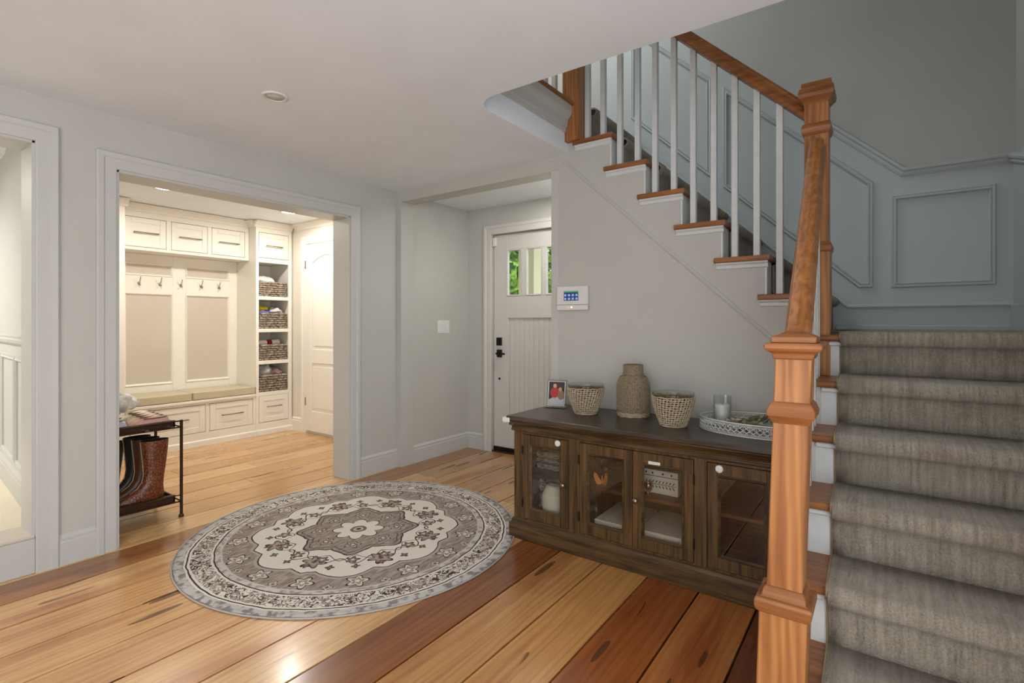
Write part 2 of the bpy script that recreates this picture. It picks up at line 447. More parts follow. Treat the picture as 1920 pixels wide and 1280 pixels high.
# left wall with the two openings
LT = .2; OY0, OY1, OZ = 1.033, 2.578, 2.103; PY0, PY1, PZ = -.25, .697, 2.165
m = MB()
m.box(XL - LT, XL, -2.5, PY0, 0, ZC); m.box(XL - LT, XL, PY0, PY1, PZ, ZC); m.box(XL - LT, XL, PY1, OY0, 0, ZC)
m.box(XL - LT, XL, OY0, OY1, OZ, ZC); m.box(XL - LT, XL, OY1, YB + .02, 0, ZC)
struct('wall_left', m, WALL)
# back wall: header over the nook and the stub
m = MB(); m.box(XL - .1, -3.395, YB, YB + .15, 0, ZC + .01); m.box(-3.395, -1.80, YB, YB + .15, 2.305, ZC + .01)
struct('wall_back', m, WALL)
struct('trim_corner_board', MB().box(-1.865, -1.80, YB - .012, YB + .15, 0, 2.305), TRIM, .003)
m = MB(); m.box(-3.56, -3.41, YB + .15, YN + .1, 0, 2.40)
struct('wall_nook_left', m, NOOKW)
DX0, DX1 = -3.105, -2.175
m = MB(); m.box(-3.56, DX0, YN, YN + .12, 0, 2.40); m.box(DX1, -1.78, YN, YN + .12, 0, 2.40); m.box(DX0, DX1, YN, YN + .12, 2.115, 2.40)
struct('wall_nook_back', m, NOOKW)
struct('wall_nook_right', MB().box(-1.865, -1.80, YB + .15, YN, 0, 2.40), NOOKW)
# stairwell shell
m = MB(); m.box(-5.0, XR + .1, YW, YW + .1, 2.40, ZT); m.box(-1.78, XR + .1, YW, YW + .1, 0, 2.40)
struct('wall_stairwell', m, STAIRW)
struct('wall_right', MB().box(XR, XR + .1, 1.15, YW, 0, ZT).box(XR, XR + .1, 1.0, 1.15, Z2, ZT), STAIRW)
struct('wall_behind', MB().box(-3.65, -1.1, -2.6, -2.5, 0, ZC), WALL)  # unseen partial wall, added to keep bright sky out of the cabinet glass reflections
struct('wall_upstairs_front', MB().box(XF, XR, YO - .1, YO, Z2, ZT), STAIRW)
struct('wall_upstairs_left', MB().box(-5.0, -4.9, YO - .1, YW, Z2, ZT), STAIRW)
m = MB().box(-5.0, XF + .0, YO - .1, YO, Z2 + .0, ZT); struct('wall_upstairs_hall', m, STAIRW)
struct('floor_upstairs', MB().box(-5.0, -1.79, YO, YW, Z2 - .02, Z2 + .02), OAKX)
# mudroom shell
m = MB(); m.box(MX - .15, XL - LT, MY1, MY1 + .1, 0, 2.40); struct('wall_mudroom_end', m, MUDW)
struct('wall_mudroom_back', MB().box(MX - .15, MX - .02, MY0, MY1, 0, 2.40), MUDW)
struct('wall_mudroom_near', MB().box(MX - .15, XL - LT, MY0 - .06, MY0, 0, 2.40), MUDW)
struct('wall_mudroom_inner', MB().box(XL - LT - .012, XL - LT, OY1, MY1, 0, 2.4).box(XL - LT - .012, XL - LT, MY0, OY0, 0, 2.4), MUDW)

# casings and baseboards
CASE = [(0, 0), (0, .012), (.006, .014), (.054, .015), (.060, .020), (.084, .022), (.092, .015), (.092, 0)]
def casing(name, wall_pts, nrm, mat=TRIM):
    return struct(name, MB().sweep(wall_pts, CASE, nrm), mat)
casing('trim_1', [(XL, OY1, 0), (XL, OY1, OZ), (XL, OY0, OZ), (XL, OY0, 0)][::-1], (1, 0, 0))
casing('trim_2', [(XL, PY0, .0), (XL, PY0, PZ), (XL, PY1, PZ), (XL, PY1, 0)], (1, 0, 0))
# jamb linings
m = MB(); m.box(XL - LT - .004, XL + .004, OY1 - .014, OY1 + .002, 0, OZ); m.box(XL - LT - .004, XL + .004, OY0 - .002, OY0 + .014, 0, OZ); m.box(XL - LT - .004, XL + .004, OY0, OY1, OZ - .014, OZ + .002)
struct('trim_3', m, TRIM, .002)
m = MB(); m.box(XL - LT - .004, XL + .004, PY1 - .014, PY1 + .002, .18, PZ); m.box(XL - LT - .004, XL + .004, PY0, PY1, PZ - .014, PZ + .002)
struct('trim_4', m, TRIM, .002)
BASE = [(0, 0), (0, .016), (.118, .016), (.124, .012), (.14, .014), (.15, .006), (.158, 0)]
def baseboard(name, pts, nrm, mat=TRIM):      # path direction chosen so nrm x dir points up
    return struct(name, MB().sweep(pts, BASE, nrm), mat)
baseboard('baseboard_left', [(XL, OY1 + .092, 0), (XL, YB, 0)], (1, 0, 0))
baseboard('baseboard_left_pier', [(XL, PY1 + .092, 0), (XL, OY0 - .092, 0)], (1, 0, 0))
baseboard('baseboard_nook_left', [(-3.41, YB + .15, 0), (-3.41, YN, 0)], (1, 0, 0))
baseboard('baseboard_nook_back', [(-3.41, YN, 0), (DX0 - .092, YN, 0)][::1], (0, -1, 0))
casing('trim_5', [(DX1, YN, 0), (DX1, YN, 2.115), (DX0, YN, 2.115), (DX0, YN, 0)][::-1], (0, -1, 0), DOORP)

# ------------------------------------------------------------------ left room seen through the first opening
struct('trim_step_riser', MB().box(XL - LT, XL + .006, PY0, PY1, 0, .176), TRIM, .003)
struct('trim_threshold', MB().box(XL - LT, XL + .012, PY0, PY1 - .002, .176, .192), BEIGE, .004)
struct('floor_left_room', MB().box(-6.2, XL - LT, -2.0, .86, .1, .19), paint('pale_carpet', (226, 214, 192), .95))
struct('ceiling_left_room', MB().box(-6.2, XL - LT, -2.0, .86, 2.42, 2.5), CEIL)
struct('wall_left_room_far', MB().box(-6.3, -6.2, -2.0, .86, .1, 2.5), TRIM)
struct('wall_left_room_near', MB().box(-6.3, XL - LT, -2.1, -2.0, .1, 2.5), TRIM)
LA = Vector((-3.652, .742, 0)); LB = Vector((-6.2, .915, 0)); LD = (LB - LA).normalized(); LN = Vector((-LD.y * -1, LD.x, 0)); LN = Vector((LD.y, -LD.x, 0)) if (LD.y * 0 + -LD.x * -1) < 0 else Vector((-LD.y, LD.x, 0))
if LN.y > 0: LN = -LN
def lp(t, z): return LA + LD * t + Vector((0, 0, z))
m = MB(); b0 = LA - LN * .05; b1 = LB - LN * .05
m.add([LA + Vector((0, 0, .1)), LB + Vector((0, 0, .1)), b1 + Vector((0, 0, .1)), b0 + Vector((0, 0, .1)), LA + Vector((0, 0, 2.5)), LB + Vector((0, 0, 2.5)), b1 + Vector((0, 0, 2.5)), b0 + Vector((0, 0, 2.5))],
      [(3, 2, 1, 0), (4, 5, 6, 7), (0, 1, 5, 4), (1, 2, 6, 5), (2, 3, 7, 6), (3, 0, 4, 7)])
struct('wall_left_room', m, TRIM)
RAIL = [(0, 0), (0, .012), (.012, .024), (.03, .028), (.04, .018), (.05, .022), (.06, 0)]
m = MB().sweep([lp(2.5, 1.12), lp(0, 1.12)], RAIL, LN) if LN.cross(-LD).z > 0 else MB().sweep([lp(0, 1.12), lp(2.5, 1.12)], RAIL, LN)
struct('trim_6', m, TRIM)
m = MB().sweep([lp(2.5, .19), lp(0, .19)] if LN.cross(-LD).z > 0 else [lp(0, .19), lp(2.5, .19)], BASE, LN)
struct('baseboard_left_room', m, TRIM)
PAN = [(0, 0), (0, .008), (.008, .016), (.018, .01), (.026, .012), (.032, 0)]
for i in range(4):
    t0 = .08 + i * .62; m = MB().sweep([lp(t0, .42), lp(t0 + .54, .42), lp(t0 + .54, 1.02), lp(t0, 1.02)], PAN, LN, True)
    struct('trim_%d' % (20 + i), m, TRIM)

# ------------------------------------------------------------------ front door in the nook
DY = YN + .03
door = struct('door_1', MB().box(DX0 + .006, -2.94, DY, DY + .045, .05, 2.108).box(-2.33, DX1 - .006, DY, DY + .045, .05, 2.108)
              .box(-2.94, -2.33, DY, DY + .045, 1.957, 2.108).box(-2.94, -2.33, DY, DY + .045, 1.30, 1.513)
              .box(-2.767, -2.718, DY, DY + .045, 1.513, 1.957).box(-2.541, -2.50, DY, DY + .045, 1.513, 1.957)
              .box(-2.92, -2.36, DY, DY + .045, .05, .29)
              .box(-2.94, -2.92, DY, DY + .045, .05, 1.30).box(-2.36, -2.33, DY, DY + .045, .05, 1.30), DOORP, .003)
n = 10; pw = .56 / n
for i in range(n):
    MB().box(-2.92 + i * pw + .0018, -2.92 + (i + 1) * pw - .0018, DY + .014, DY + .035, .29, 1.30).build('board', DOORP, door, .003)
for x0, x1 in ((-2.94, -2.767), (-2.718, -2.541), (-2.50, -2.33)):
    MB().box(x0, x1, DY + .02, DY + .026, 1.513, 1.957).build('pane', GLASS, door)
    MB().sweep([(x0, DY, 1.513), (x1, DY, 1.513), (x1, DY, 1.957), (x0, DY, 1.957)], [(0, 0), (0, .006), (.010, .004), (.012, -.004), (.012, -.018), (0, -.018)], (0, -1, 0), True).build('glazing_bead', DOORP, door)
MB().box(-3.058, -2.998, DY - .018, DY, 1.035, 1.112).box(-3.036, -3.02, DY - .03, DY - .018, 1.055, 1.09).build('deadbolt', BLACKM, door, .003)
m = MB().box(-3.058, -2.998, DY - .012, DY, .92, .995); m.cyl((-3.028, DY - .012, .957), (-3.028, DY - .05, .957), .012)
m.box(-3.035, -2.93, DY - .062, DY - .046, .948, .966); m.build('lever_handle', BLACKM, door, .003)
MB().lathe([(.0, 0), (.012, 0), (.012, .004), (0, .005)], n=16).xf(Matrix.Translation((-3.03, DY, .712)) @ Matrix.Rotation(PI / 2, 4, 'X')).build('bolt_hole', BLACKM, door)
MB().box(-3.10, -3.06, DY - .024, DY, 2.0, 2.085).build('door_sensor', WHITEP, door, .004)
MB().box(DX0 + .006, DX1 - .006, DY - .006, DY + .05, .012, .05).build('door_sweep', BLACKM, door)
struct('trim_7', MB().box(DX0, DX1, YN - .0, YN + .12, 0, .013), BRONZE, .003)
# three-gang switch on the nook wall
sw = thing('light_switch', 'white three-gang light switch plate on the nook wall beside the front door', 'switch', (-3.41, 3.61, 1.216))
MB().box(-3.41, -3.404, 3.53, 3.692, 1.155, 1.278).build('plate', WHITEP, sw, .003)
for i in range(3):
    y = 3.565 + i * .046; MB().box(-3.404, -3.399, y - .016, y + .016, 1.18, 1.252).build('rocker', WHITEP, sw, .002)

# ------------------------------------------------------------------ outside the door
struct('floor_outside', MB().box(-14, 3, YN + .2, 16, -.3, -.1), plain('lawn', (86, 120, 50), .95))
pc = thing('porch_column', 'cream square porch column outside the front door', 'column', (-3.74, 5.6, -.1))
CREAMP = paint('cream_porch_paint', (238, 222, 194), .6)
MB().box(-3.86, -3.62, 5.5, 5.74, -.1, 2.55).build('shaft', CREAMP, pc, .004)
MB().box(-3.88, -3.60, 5.48, 5.76, -.1, .12).build('base', CREAMP, pc, .004)
MB().box(-3.89, -3.59, 5.47, 5.77, 2.40, 2.55).build('capital', CREAMP, pc, .004)
struct('ceiling_porch', MB().box(-6, -.5, YN + .13, 5.9, 2.56, 2.7), CREAMP)
def foliage_mat(name, a, b):
    m = M(name, .55, .4); v = m.coord('Object'); m.set('Base Color', m.mix(m.noise(v, 9, 2).sm(.35, .65), a, b)); return m.mat
LEAF = foliage_mat('leaf_green', (40, 84, 20), (150, 190, 62))
BARK = plain('bark', (84, 66, 48), .9)
def bush(name, label, c, r, n, seed, cat):
    rnd = random.Random(seed); o = thing(name, label, cat, (c[0], c[1], -.1)); m = MB()
    for i in range(n):
        u = rnd.uniform(-1, 1); a = rnd.uniform(0, 2 * PI); q = math.sqrt(1 - u * u); rr = rnd.uniform(.72, 1.0)
        p = Vector((c[0] + r[0] * rr * q * math.cos(a), c[1] + r[1] * rr * q * math.sin(a), c[2] + r[2] * rr * u))
        if p.z < -.1: continue
        d = Vector((rnd.gauss(0, 1), rnd.gauss(0, 1), rnd.gauss(0, 1))).normalized(); e = d.orthogonal().normalized()
        L = rnd.uniform(.1, .19); W = L * .38; k = d.cross(e) * W * .3
        m.add([p - d * L, p + e * W + k, p + d * L, p - e * W + k], [(0, 1, 2), (0, 2, 3)])
    f = m.build('foliage', LEAF, o); f['kind'] = 'stuff'
    MB().cyl((c[0], c[1], -.1), (c[0], c[1], c[2]), .09, 8, 0, .05).build('trunk', BARK, o)
bush('leafy_tree', 'dense green leafy tree left of the porch column outside', (-6.45, 8.4, 1.9), (1.0, 1.0, 2.2), 9000, 1, 'tree')
bush('leafy_tree', 'leafy green tree right of the porch column outside', (-7.0, 12.0, 2.1), (2.2, 1.3, 2.7), 8000, 2, 'tree')

# ------------------------------------------------------------------ staircase
LZ = 1.194; RL = LZ / 6; RU = .212; RUN = .243; YL0 = 2.945; XS0 = -.262; SX = .2265
LX = -.255                                     # left face of the lower flight
stair = thing('staircase', 'white staircase with oak treads turning left at the landing', 'staircase', (-.1, 2.3, 0))
# lower stringer wall
ys = [YL0 - RUN * k for k in range(0, 6)]        # riser planes, k=0 landing .. 5 first step
poly = [(YW, 0), (YW, LZ - .03)]
for k in range(0, 6):
    poly += [(ys[k], LZ - RL * k - .03), (ys[k], LZ - RL * (k + 1) - .03 if k < 5 else 0)]
MB().prism(poly, 'x', LX - .0, LX + .03).build('stringer', TRIM, stair)
for k in range(0, 6):
    z1 = LZ - RL * k; y = ys[k]
    MB().box(LX + .03, XR, y, y + .018, max(0, z1 - RL - .0), z1 - .03).build('riser', BAL, stair)
    MB().box(LX + .03, -.15, y - .018, y, z1 - .052, z1 - .032).build('scotia', BAL, stair, .004)
    yb = (ys[k - 1] + .018) if k else YW
    m = MB().box(LX - .03, XR, y - .036, yb, z1 - .03, z1)
    m.build('tread' if k else 'landing', OAKX, stair, .011, 3)
# upper stringer wall face (plane y = YB-.015), saw-tooth top
YS = YB - .015
rx = [XS0 - .03 - SX * k for k in range(0, 7)]  # riser planes of T1..T7
poly = [(-1.80, 0), (LX + .0, 0), (LX + .0, LZ - .03)]
poly += [(rx[0], LZ - .03)]
for k in range(0, 7):
    zt = LZ + RU * (k + 1) - .03
    if k == 6: zt = Z2
    poly += [(rx[k], zt)]
    if k < 6: poly += [(rx[k + 1], zt)]
poly += [(XF, Z2), (XF, ZC), (-1.80, ZC)]
MB().prism(poly, 'y', YS, YS + .06).build('stringer', WALL, stair)
for k in range(0, 7):
    z1 = LZ + RU * (k + 1); x = rx[k]
    if k == 6: z1 = Z2 + .02
    MB().box(x - .018, x, YS + .06, YW, z1 - RU - .03, z1 - .03).build('riser', BAL, stair)
    if k < 6:
        xb = rx[k + 1] - .03
        m = MB().prism([(xb, YS - .032), (x + .034, YS - .032), (x + .034, YW), (rx[k + 1] - .018, YW), (rx[k + 1] - .018, YS + .06), (rx[k + 1]-.03, YS + .06)], 'z', z1 - .03, z1)
        m.build('tread', OAKX, stair, .011, 3)
        # return moulding under the tread end and scotia at the riser
        MB().prism([(YS - .0, z1 - .03), (YS - .022, z1 - .03), (YS - .020, z1 - .038), (YS - .010, z1 - .046), (YS - .008, z1 - .062), (YS, z1 - .066)], 'x', xb + .01, x + .02).build('scotia', BAL, stair)
        MB().box(x - .0, x + .014, YS, YS + .14, z1 - RU, z1 - .03).build('riser', BAL, stair, .002)
# diagonal bead under the steps
m = MB().sweep([(-.30, YS, 1.0), (-1.765, YS, 2.352)], [(-.012, 0), (-.010, .006), (0, .010), (.010, .006), (.012, 0)], (0, -1, 0))
m.build('bead', WALL, stair)
# balcony nosing and crown over the opening edge (second floor)
m = MB().sweep([(XF, YO + R, 2.53), (XF, YB - .045, 2.53)], [(0, 0), (0, .008), (.02, .012), (.03, .012), (.035, .02), (.08, .028), (.105, .05), (.12, .056), (.165, .056), (.165, 0)], (1, 0, 0))
struct('trim_8', m, TRIM)
struct('trim_9', MB().box(XF - .12, XF + .07, YO + .05, YB - .03, 2.695, 2.722), OAKY, .01, seg=3)

# runners
def runner(name, pts, width_axis, w0, w1, th, mat, parent=None, skew=None):
    """pts: profile in the (run, z) plane from bottom to top, already on the tread surface; offset outward by th"""
    P = [Vector((a, b)) for a, b in pts]; m = MB(); N = len(P); nx = 10
    out = []
    for i, p in enumerate(P):
        d = (P[min(i + 1, N - 1)] - P[max(i - 1, 0)]).normalized(); out.append(p + Vector((-d.y, d.x)) * th)
    def V(q, s, t):
        a = w0 + (w1 - w0) * t + (skew(q[0]) if skew else 0) * (1 - t)
        return (a, q[0], q[1]) if width_axis == 'x' else (q[0], a, q[1])
    vs = []; fs = []
    for i in range(N):
        for k in range(nx + 1): vs.append(V(out[i], i, k / nx))
    for i in range(N):
        vs.append(V(P[i], i, 0)); vs.append(V(P[i], i, 1))
    W = nx + 1
    for i in range(N - 1):
        for k in range(nx): fs.append((i * W + k, i * W + k + 1, (i + 1) * W + k + 1, (i + 1) * W + k))
    o = N * W
    for i in range(N - 1):
        fs.append((i * W, (i + 1) * W, o + (i + 1) * 2, o + i * 2)); fs.append((i * W + nx, o + i * 2 + 1, o + (i + 1) * 2 + 1, (i + 1) * W + nx))
    m.add(vs, fs, 0, True)
    return m.build(name, mat, parent)
def nosing(y, z, s):       # rounded front edge of a tread at riser plane y (run axis sign s: +1 means going up is +run)
    pr = []
    for i in range(7):
        a = -PI / 2 - PI / 2 * i / 3 if False else 0
    r = .019; cx_ = y - s * .035; cz = z - .017
    for i in range(7):
        a = PI * (i / 6)          # from underside round to the top
        pr.append((cx_ - s * r * math.sin(a), cz - r * math.cos(a) + 0))
    return pr
pts = []
for k in range(5, -1, -1):
    z1 = LZ - RL * k; y = ys[k]
    pts += [(y - .002, z1 - RL + (.0 if k < 5 else .001)), (y - .002, z1 - RL * .5), (y - .003, z1 - .045)] + nosing(y, z1, 1)
    if k: pts += [(y + .06, z1 + .001), (ys[k - 1] - .02, z1 + .001)]
    else: pts += [(y + .3, z1 + .001), (YW - .018, z1 + .001)]
run = thing('stair_runner', 'ribbed grey-brown carpet runner on the lower flight and landing', 'carpet', (.2, 2.3, 0))
runner('carpet', pts, 'x', -.142, XR - .004, .016, CARPX, run, skew=lambda y: -(min(y, 2.9) - 1.94) * .02)
# bound edge
edge = []
for q in pts: edge.append((-.142 - (min(q[0], 2.9) - 1.94) * .02 - .002, q[0] - .004, q[1] + .008))
MB().tube(edge, .006, 5).build('binding', plain('runner_binding', (150, 132, 104), .9), run)
pts = [(rx[0] + .016, LZ + .02)]
for k in range(0, 7):
    z1 = LZ + RU * (k + 1); x = rx[k]
    if k == 6: z1 = Z2 + .02
    pts += [(x + .016, z1 - RU + .02), (x + .016, z1 - RU * .5), (x + .014, z1 - .045)]
    if k < 6: pts += [(a, b) for a, b in nosing(x, z1, -1)] + [(x - .06, z1 + .001), (rx[k + 1] + .03, z1 + .001)]
    else: pts += nosing(x, z1, -1) + [(x - .3, z1 + .001)]
pts2 = pts[::-1]
run2 = thing('stair_runner', 'grey-brown carpet runner on the upper flight behind the balusters', 'carpet', (-.9, 3.5, 1.2))
runner('carpet', pts2, 'y', YS + .15, YW - .02, .012, CARPY, run2)

# railing
rail = thing('stair_railing', 'oak stair railing with white square balusters and box newel posts', 'railing', (-.25, 2.3, 0))
def newel_front():
    cx_, cy_ = -.209, 1.645
    def L(mb):                                  # the old post leans slightly out of plumb
        mb.v = [Vector((v.x + (v.z - .9) * .034, v.y, v.z)) for v in mb.v]; return mb
    n_ = L(MB().sqlathe(cx_, cy_, [(.119, 0), (.119, .445)])).build('newel_post', OAKZ, rail, .004)
    def sub(nm, prof, mat=OAKX, bev=.002): return L(MB().sqlathe(cx_, cy_, prof)).build(nm, mat, n_, bev)
    sub('base_moulding', [(.121, .440), (.134, .446), (.142, .458), (.142, .474), (.137, .482), (.112, .484), (.110, .490), (.104, .506), (.098, .510), (.092, .514)])
    sub('shaft', [(.089, .47), (.089, 1.165)], OAKZ, .003)
    sub('collar', [(.090, .970), (.098, .978), (.117, .993), (.119, 1.006), (.108, 1.020), (.096, 1.030), (.090, 1.033)])
    sub('cap_moulding', [(.092, 1.150), (.098, 1.153), (.103, 1.166), (.130, 1.174), (.140, 1.181), (.140, 1.191), (.130, 1.196)])
    sub('cap', [(.110, 1.196), (.110, 1.212), (.006, 1.236)])
    return n_
nf = newel_front()
def newel_landing():
    cx_, cy_ = -.266, 2.985; z0 = LZ - RL + .0
    n_ = MB().sqlathe(cx_, cy_, [(.118, z0), (.118, 1.625)]).build('newel_post', OAKZ, rail, .004)
    def sub(nm, prof, mat=OAKX, bev=.002): return MB().sqlathe(cx_, cy_, prof).build(nm, mat, n_, bev)
    sub('collar', [(.119, 1.60), (.130, 1.61), (.134, 1.63), (.122, 1.645), (.106, 1.655)])
    sub('shaft', [(.104, 1.62), (.104, 2.36)], OAKZ, .004)
    sub('collar', [(.105, 2.18), (.124, 2.195), (.130, 2.215), (.120, 2.235), (.105, 2.24)])
    sub('cap_moulding', [(.106, 2.335), (.118, 2.345), (.150, 2.365), (.156, 2.385), (.146, 2.41), (.128, 2.415)])
    sub('cap', [(.128, 2.41), (.128, 2.44), (.01, 2.452)])
    return n_
newel_landing()
n_ = MB().sqlathe(-1.69, YB + .0, [(.118, LZ + RU * 6), (.118, 3.0)]).build('newel_post', OAKZ, rail, .004)
MB().sqlathe(-1.69, YB, [(.118, 3.0), (.106, 3.01), (.106, 3.7)]).build('shaft', OAKZ, n_, .003)
MB().sqlathe(-1.69, YB, [(.15, 3.70), (.15, 3.74), (.02, 3.77)]).build('cap', OAKX, n_, .003)
RP = [(-.036, .0), (-.037, .02), (-.030, .038), (-.026, .045), (-.030, .058), (-.022, .068), (0, .072), (.022, .068), (.030, .058), (.026, .045), (.030, .038), (.037, .02), (.036, .0)]
def handrail(p0, p1, mat, sc=1.0):
    p0 = Vector(p0); p1 = Vector(p1); d = (p1 - p0).normalized(); side = d.cross(Vector((0, 0, 1))).normalized(); up = side.cross(d)
    vs = [p + side * a * sc + up * h * sc for p in (p0, p1) for a, h in RP]; n = len(RP)
    m = MB().add(vs, [(i, (i + 1) % n, n + (i + 1) % n, n + i) for i in range(n)] + [tuple(range(n)), tuple(range(2 * n - 1, n - 1, -1))])
    return m.build('handrail', mat, rail, .002)
def zl(y): return 1.10 + .819 * (y - 1.72)      # underside of the lower rail
handrail((-.210, 1.715, zl(1.715)), (-.262, 2.93, zl(2.93)), OAKY, 1.03)
def zu(x): return 2.318 + .965 * (-.35 - x)     # underside of the upper rail
handrail((-.315, YB - .03, zu(-.315)), (-1.64, YB - .005, zu(-1.64)), OAKX, .98)
for x in (-1.586, -1.474, -1.357, -1.239, -1.127, -1.012, -.898, -.783, -.67, -.557, -.445):
    k = 0
    while k < 6 and x < rx[k + 1] + .0: k += 1
    z0 = LZ + RU * (k + 1)
    MB().sqlathe(x, YB - .0, [(.0325, z0), (.0325, zu(x) + .012)]).build('baluster', BAL, rail, .002)
for k in range(1, 5):
    for f in (.30, .78):
        y = ys[k] + RUN * f - .02; z0 = LZ - RL * k; t = (y - 1.715) / 1.215
        MB().sqlathe(-.232 - .03 * t, y, [(.032, z0), (.032, zl(y) + .01)]).build('baluster', BAL, rail, .002)
for y in (2.95, 2.83, 2.71, 2.59, 2.47):
    MB().sqlathe(XF - .045, y, [(.032, 2.722), (.032, 3.62)]).build('baluster', BAL, rail, .002)
handrail((XF - .045, 2.2, 3.62), (XF - .045, YB - .06, 3.62), OAKY)

# ------------------------------------------------------------------ wainscot in the stairwell
SL = RU / SX
def diag(x, x0, z0): return z0 + SL * (x0 - x)
CR = [(-.02, 0), (-.02, .008), (-.008, .016), (.004, .014), (.012, .026), (.026, .030), (.032, .016), (.036, 0)]
pan = struct('trim_10', MB().box(XR - .012, XR, 2.0, YW, LZ, 2.16), PANELP)
N_ = (0, -1, 0)
m = MB(); xl = -1.9
m.prism([(XR, LZ), (XR, 2.17), (.098, 2.17), (xl, diag(xl, .098, 2.17)), (xl, diag(xl, -.25, 1.2)), (-.25, LZ)], 'y', YW - .006, YW)
struct('trim_11', m, PANELP)
struct('trim_12', MB().sweep([(XR, YW - .006, 2.17), (.098, YW - .006, 2.17), (xl, YW - .006, diag(xl, .098, 2.17))][::-1], CR, N_), PANELP)
def panel(name, pts): return struct(name, MB().sweep([(x, YW - .006, z) for x, z in pts], [(0, 0), (0, .006), (.008, .016), (.018, .012), (.026, .018), (.034, .006), (.034, 0)], N_, True), PANELP)
panel('trim_13', [(.04, 1.468), (.522, 1.468), (.522, 2.043), (.04, 2.043)])
def para(x0, x1):
    return [(x0, diag(x0, -.125, 1.475)), (x1 if x1 < -.2 else -.125, diag(x1, -.125, 1.475) if x1 < -.2 else 1.475)] + ([(x1, 1.475)] if x1 > -.2 else []) + [(x1, diag(x1, -.046, 2.14)), (x0, diag(x0, -.046, 2.14))]
panel('trim_14', para(-.95, -.046)); panel('trim_15', para(-1.66, -1.03))
# skirt board with cap
SK = [(-.012, 0), (-.012, .008), (0, .014), (.012, .010), (.018, 0)]
m = MB(); m.prism([(XR, LZ), (XR, 1.355), (-.182, 1.355), (xl, diag(xl, -.182, 1.355)), (xl, diag(xl, -.182, 1.08)), (-.182, LZ)], 'y', YW - .016, YW)
struct('baseboard_stair', m, PANELP)
struct('trim_16', MB().sweep([(xl, YW - .016, diag(xl, -.182, 1.355)), (-.182, YW - .016, 1.355), (XR, YW - .016, 1.355)], SK, N_), PANELP)
struct('trim_17', MB().box(-.25, XR, YW - .034, YW - .016, LZ + .012, LZ + .045), PANELP, .006)
struct('trim_18', MB().sweep([(XR - .012, YW, 2.17), (XR - .012, 2.0, 2.17 - .55)], CR, (-1, 0, 0)), PANELP)
struct('trim_19', MB().box(XR - .026, XR - .012, 2.0, YW, LZ, 1.355), PANELP, .004)

# ------------------------------------------------------------------ alarm panel and smoke detector
al = thing('alarm_keypad', 'white alarm keypad with small lit screen on the wall under the stairs', 'keypad', (-1.686, YS, 1.335))
MB().box(-1.805, -1.568, YS - .028, YS, 1.337, 1.50).build('housing', WHITEP, al, .008, 3)
MB().box(-1.805, -1.568, YS - .0295, YS - .026, 1.372, 1.376).build('seam', plain('grey_seam', (150, 150, 146), .6), al)
SCR = M('keypad_screen', .3); v = SCR.coord('Object', (1, 1, 1)); xx, yy, zz = SCR.xyz(v)
cell = ((xx * 110).sin() * (zz * 130).sin()).abs().gt(.55) * zz.lt(.052)
cs = SCR.mix(cell, (42, 50, 110), (150, 180, 220)); cs = SCR.mix(zz.gt(.056), cs, (70, 170, 110))
SCR.set('Base Color', (.01, .01, .02)); SCR.nt.links.new(cs.k, SCR.b.inputs['Emission Color']); SCR.set('Emission Strength', .7)
MB().box(-1.744, -1.636, YS - .031, YS - .028, 1.402, 1.467).build('screen', SCR.mat, al)
MB().cyl((-1.712, YS - .028, 1.357), (-1.712, YS - .031, 1.357), .005, 8).build('indicator', emit('red_led', (255, 90, 80), 1.5), al)
MB().cyl((-1.686, YS - .028, 1.357), (-1.686, YS - .031, 1.357), .005, 8).build('indicator', emit('white_led', (240, 245, 235), 1.2), al)
sd = thing('recessed_downlight', 'unlit round white ceiling light in the hall ceiling', 'light', (-2.50, 1.415, ZC))
MB().lathe([(.064, 0), (.064, -.004), (.060, -.007), (.047, -.008), (.044, -.002), (.044, 0)], (-2.50, 1.415, ZC), 40).build('trim_ring', WHITEP, sd)
MB().lathe([(.044, -.001), (.044, -.004), (.0, -.004)], (-2.50, 1.415, ZC), 40).build('lens', plain('frosted_lens', (214, 214, 210), .6), sd)

# ------------------------------------------------------------------ round rug
RUGR = .95; rc = (-2.575, 1.985)
rug = thing('round_rug', 'round cream and taupe patterned rug on the plank floor', 'rug', (rc[0], rc[1], 0))
MB().lathe([(RUGR - .008, .0005), (RUGR - .008, .006), (RUGR - .03, .0066), (.0, .0066)], (rc[0], rc[1], 0), 96).build('pile', rug_mat(RUGR), rug)
MB().tube([(rc[0] + (RUGR - .004) * math.cos(2 * PI * i / 96), rc[1] + (RUGR - .004) * math.sin(2 * PI * i / 96), .0045) for i in range(96)], .0042, 6, 0, True).build('binding', plain('rug_binding', (176, 170, 164), .9), rug)

# ------------------------------------------------------------------ media cabinet with glass doors
CX0, CX1, CF, CBK, CZ = -1.765, -.302, 2.472, 3.0, .71
cab = thing('media_cabinet', 'dark walnut media cabinet with four glass doors against the stair wall', 'cabinet', ((CX0 + CX1) / 2, 2.7, 0))
m = MB(); m.box(CX0 - .022, CX1 + .022, CF - .025, CBK, 0, .085); m.prism([(CF - .025, .085), (CF - .012, .095), (CF - .012, .103), (CF, .110), (CBK, .110), (CBK, .085)], 'x', CX0 - .01, CX1 + .01)
m.build('plinth', CABX, cab, .003)
m = MB(); m.box(CX0, CX0 + .02, CF + .02, CBK, .11, .63); m.box(CX1 - .02, CX1, CF + .02, CBK, .11, .63); m.box(CX0, CX1, CBK - .012, CBK, .11, .63); m.box(CX0, CX1, CF + .02, CBK, .105, .118); m.box(CX0, CX1, CF + .02, CBK, .615, .635)
for xd in (-1.365, -.692): m.box(xd - .01, xd + .01, CF + .03, CBK, .118, .615)
m.build('carcass', CABIN, cab)
m = MB()
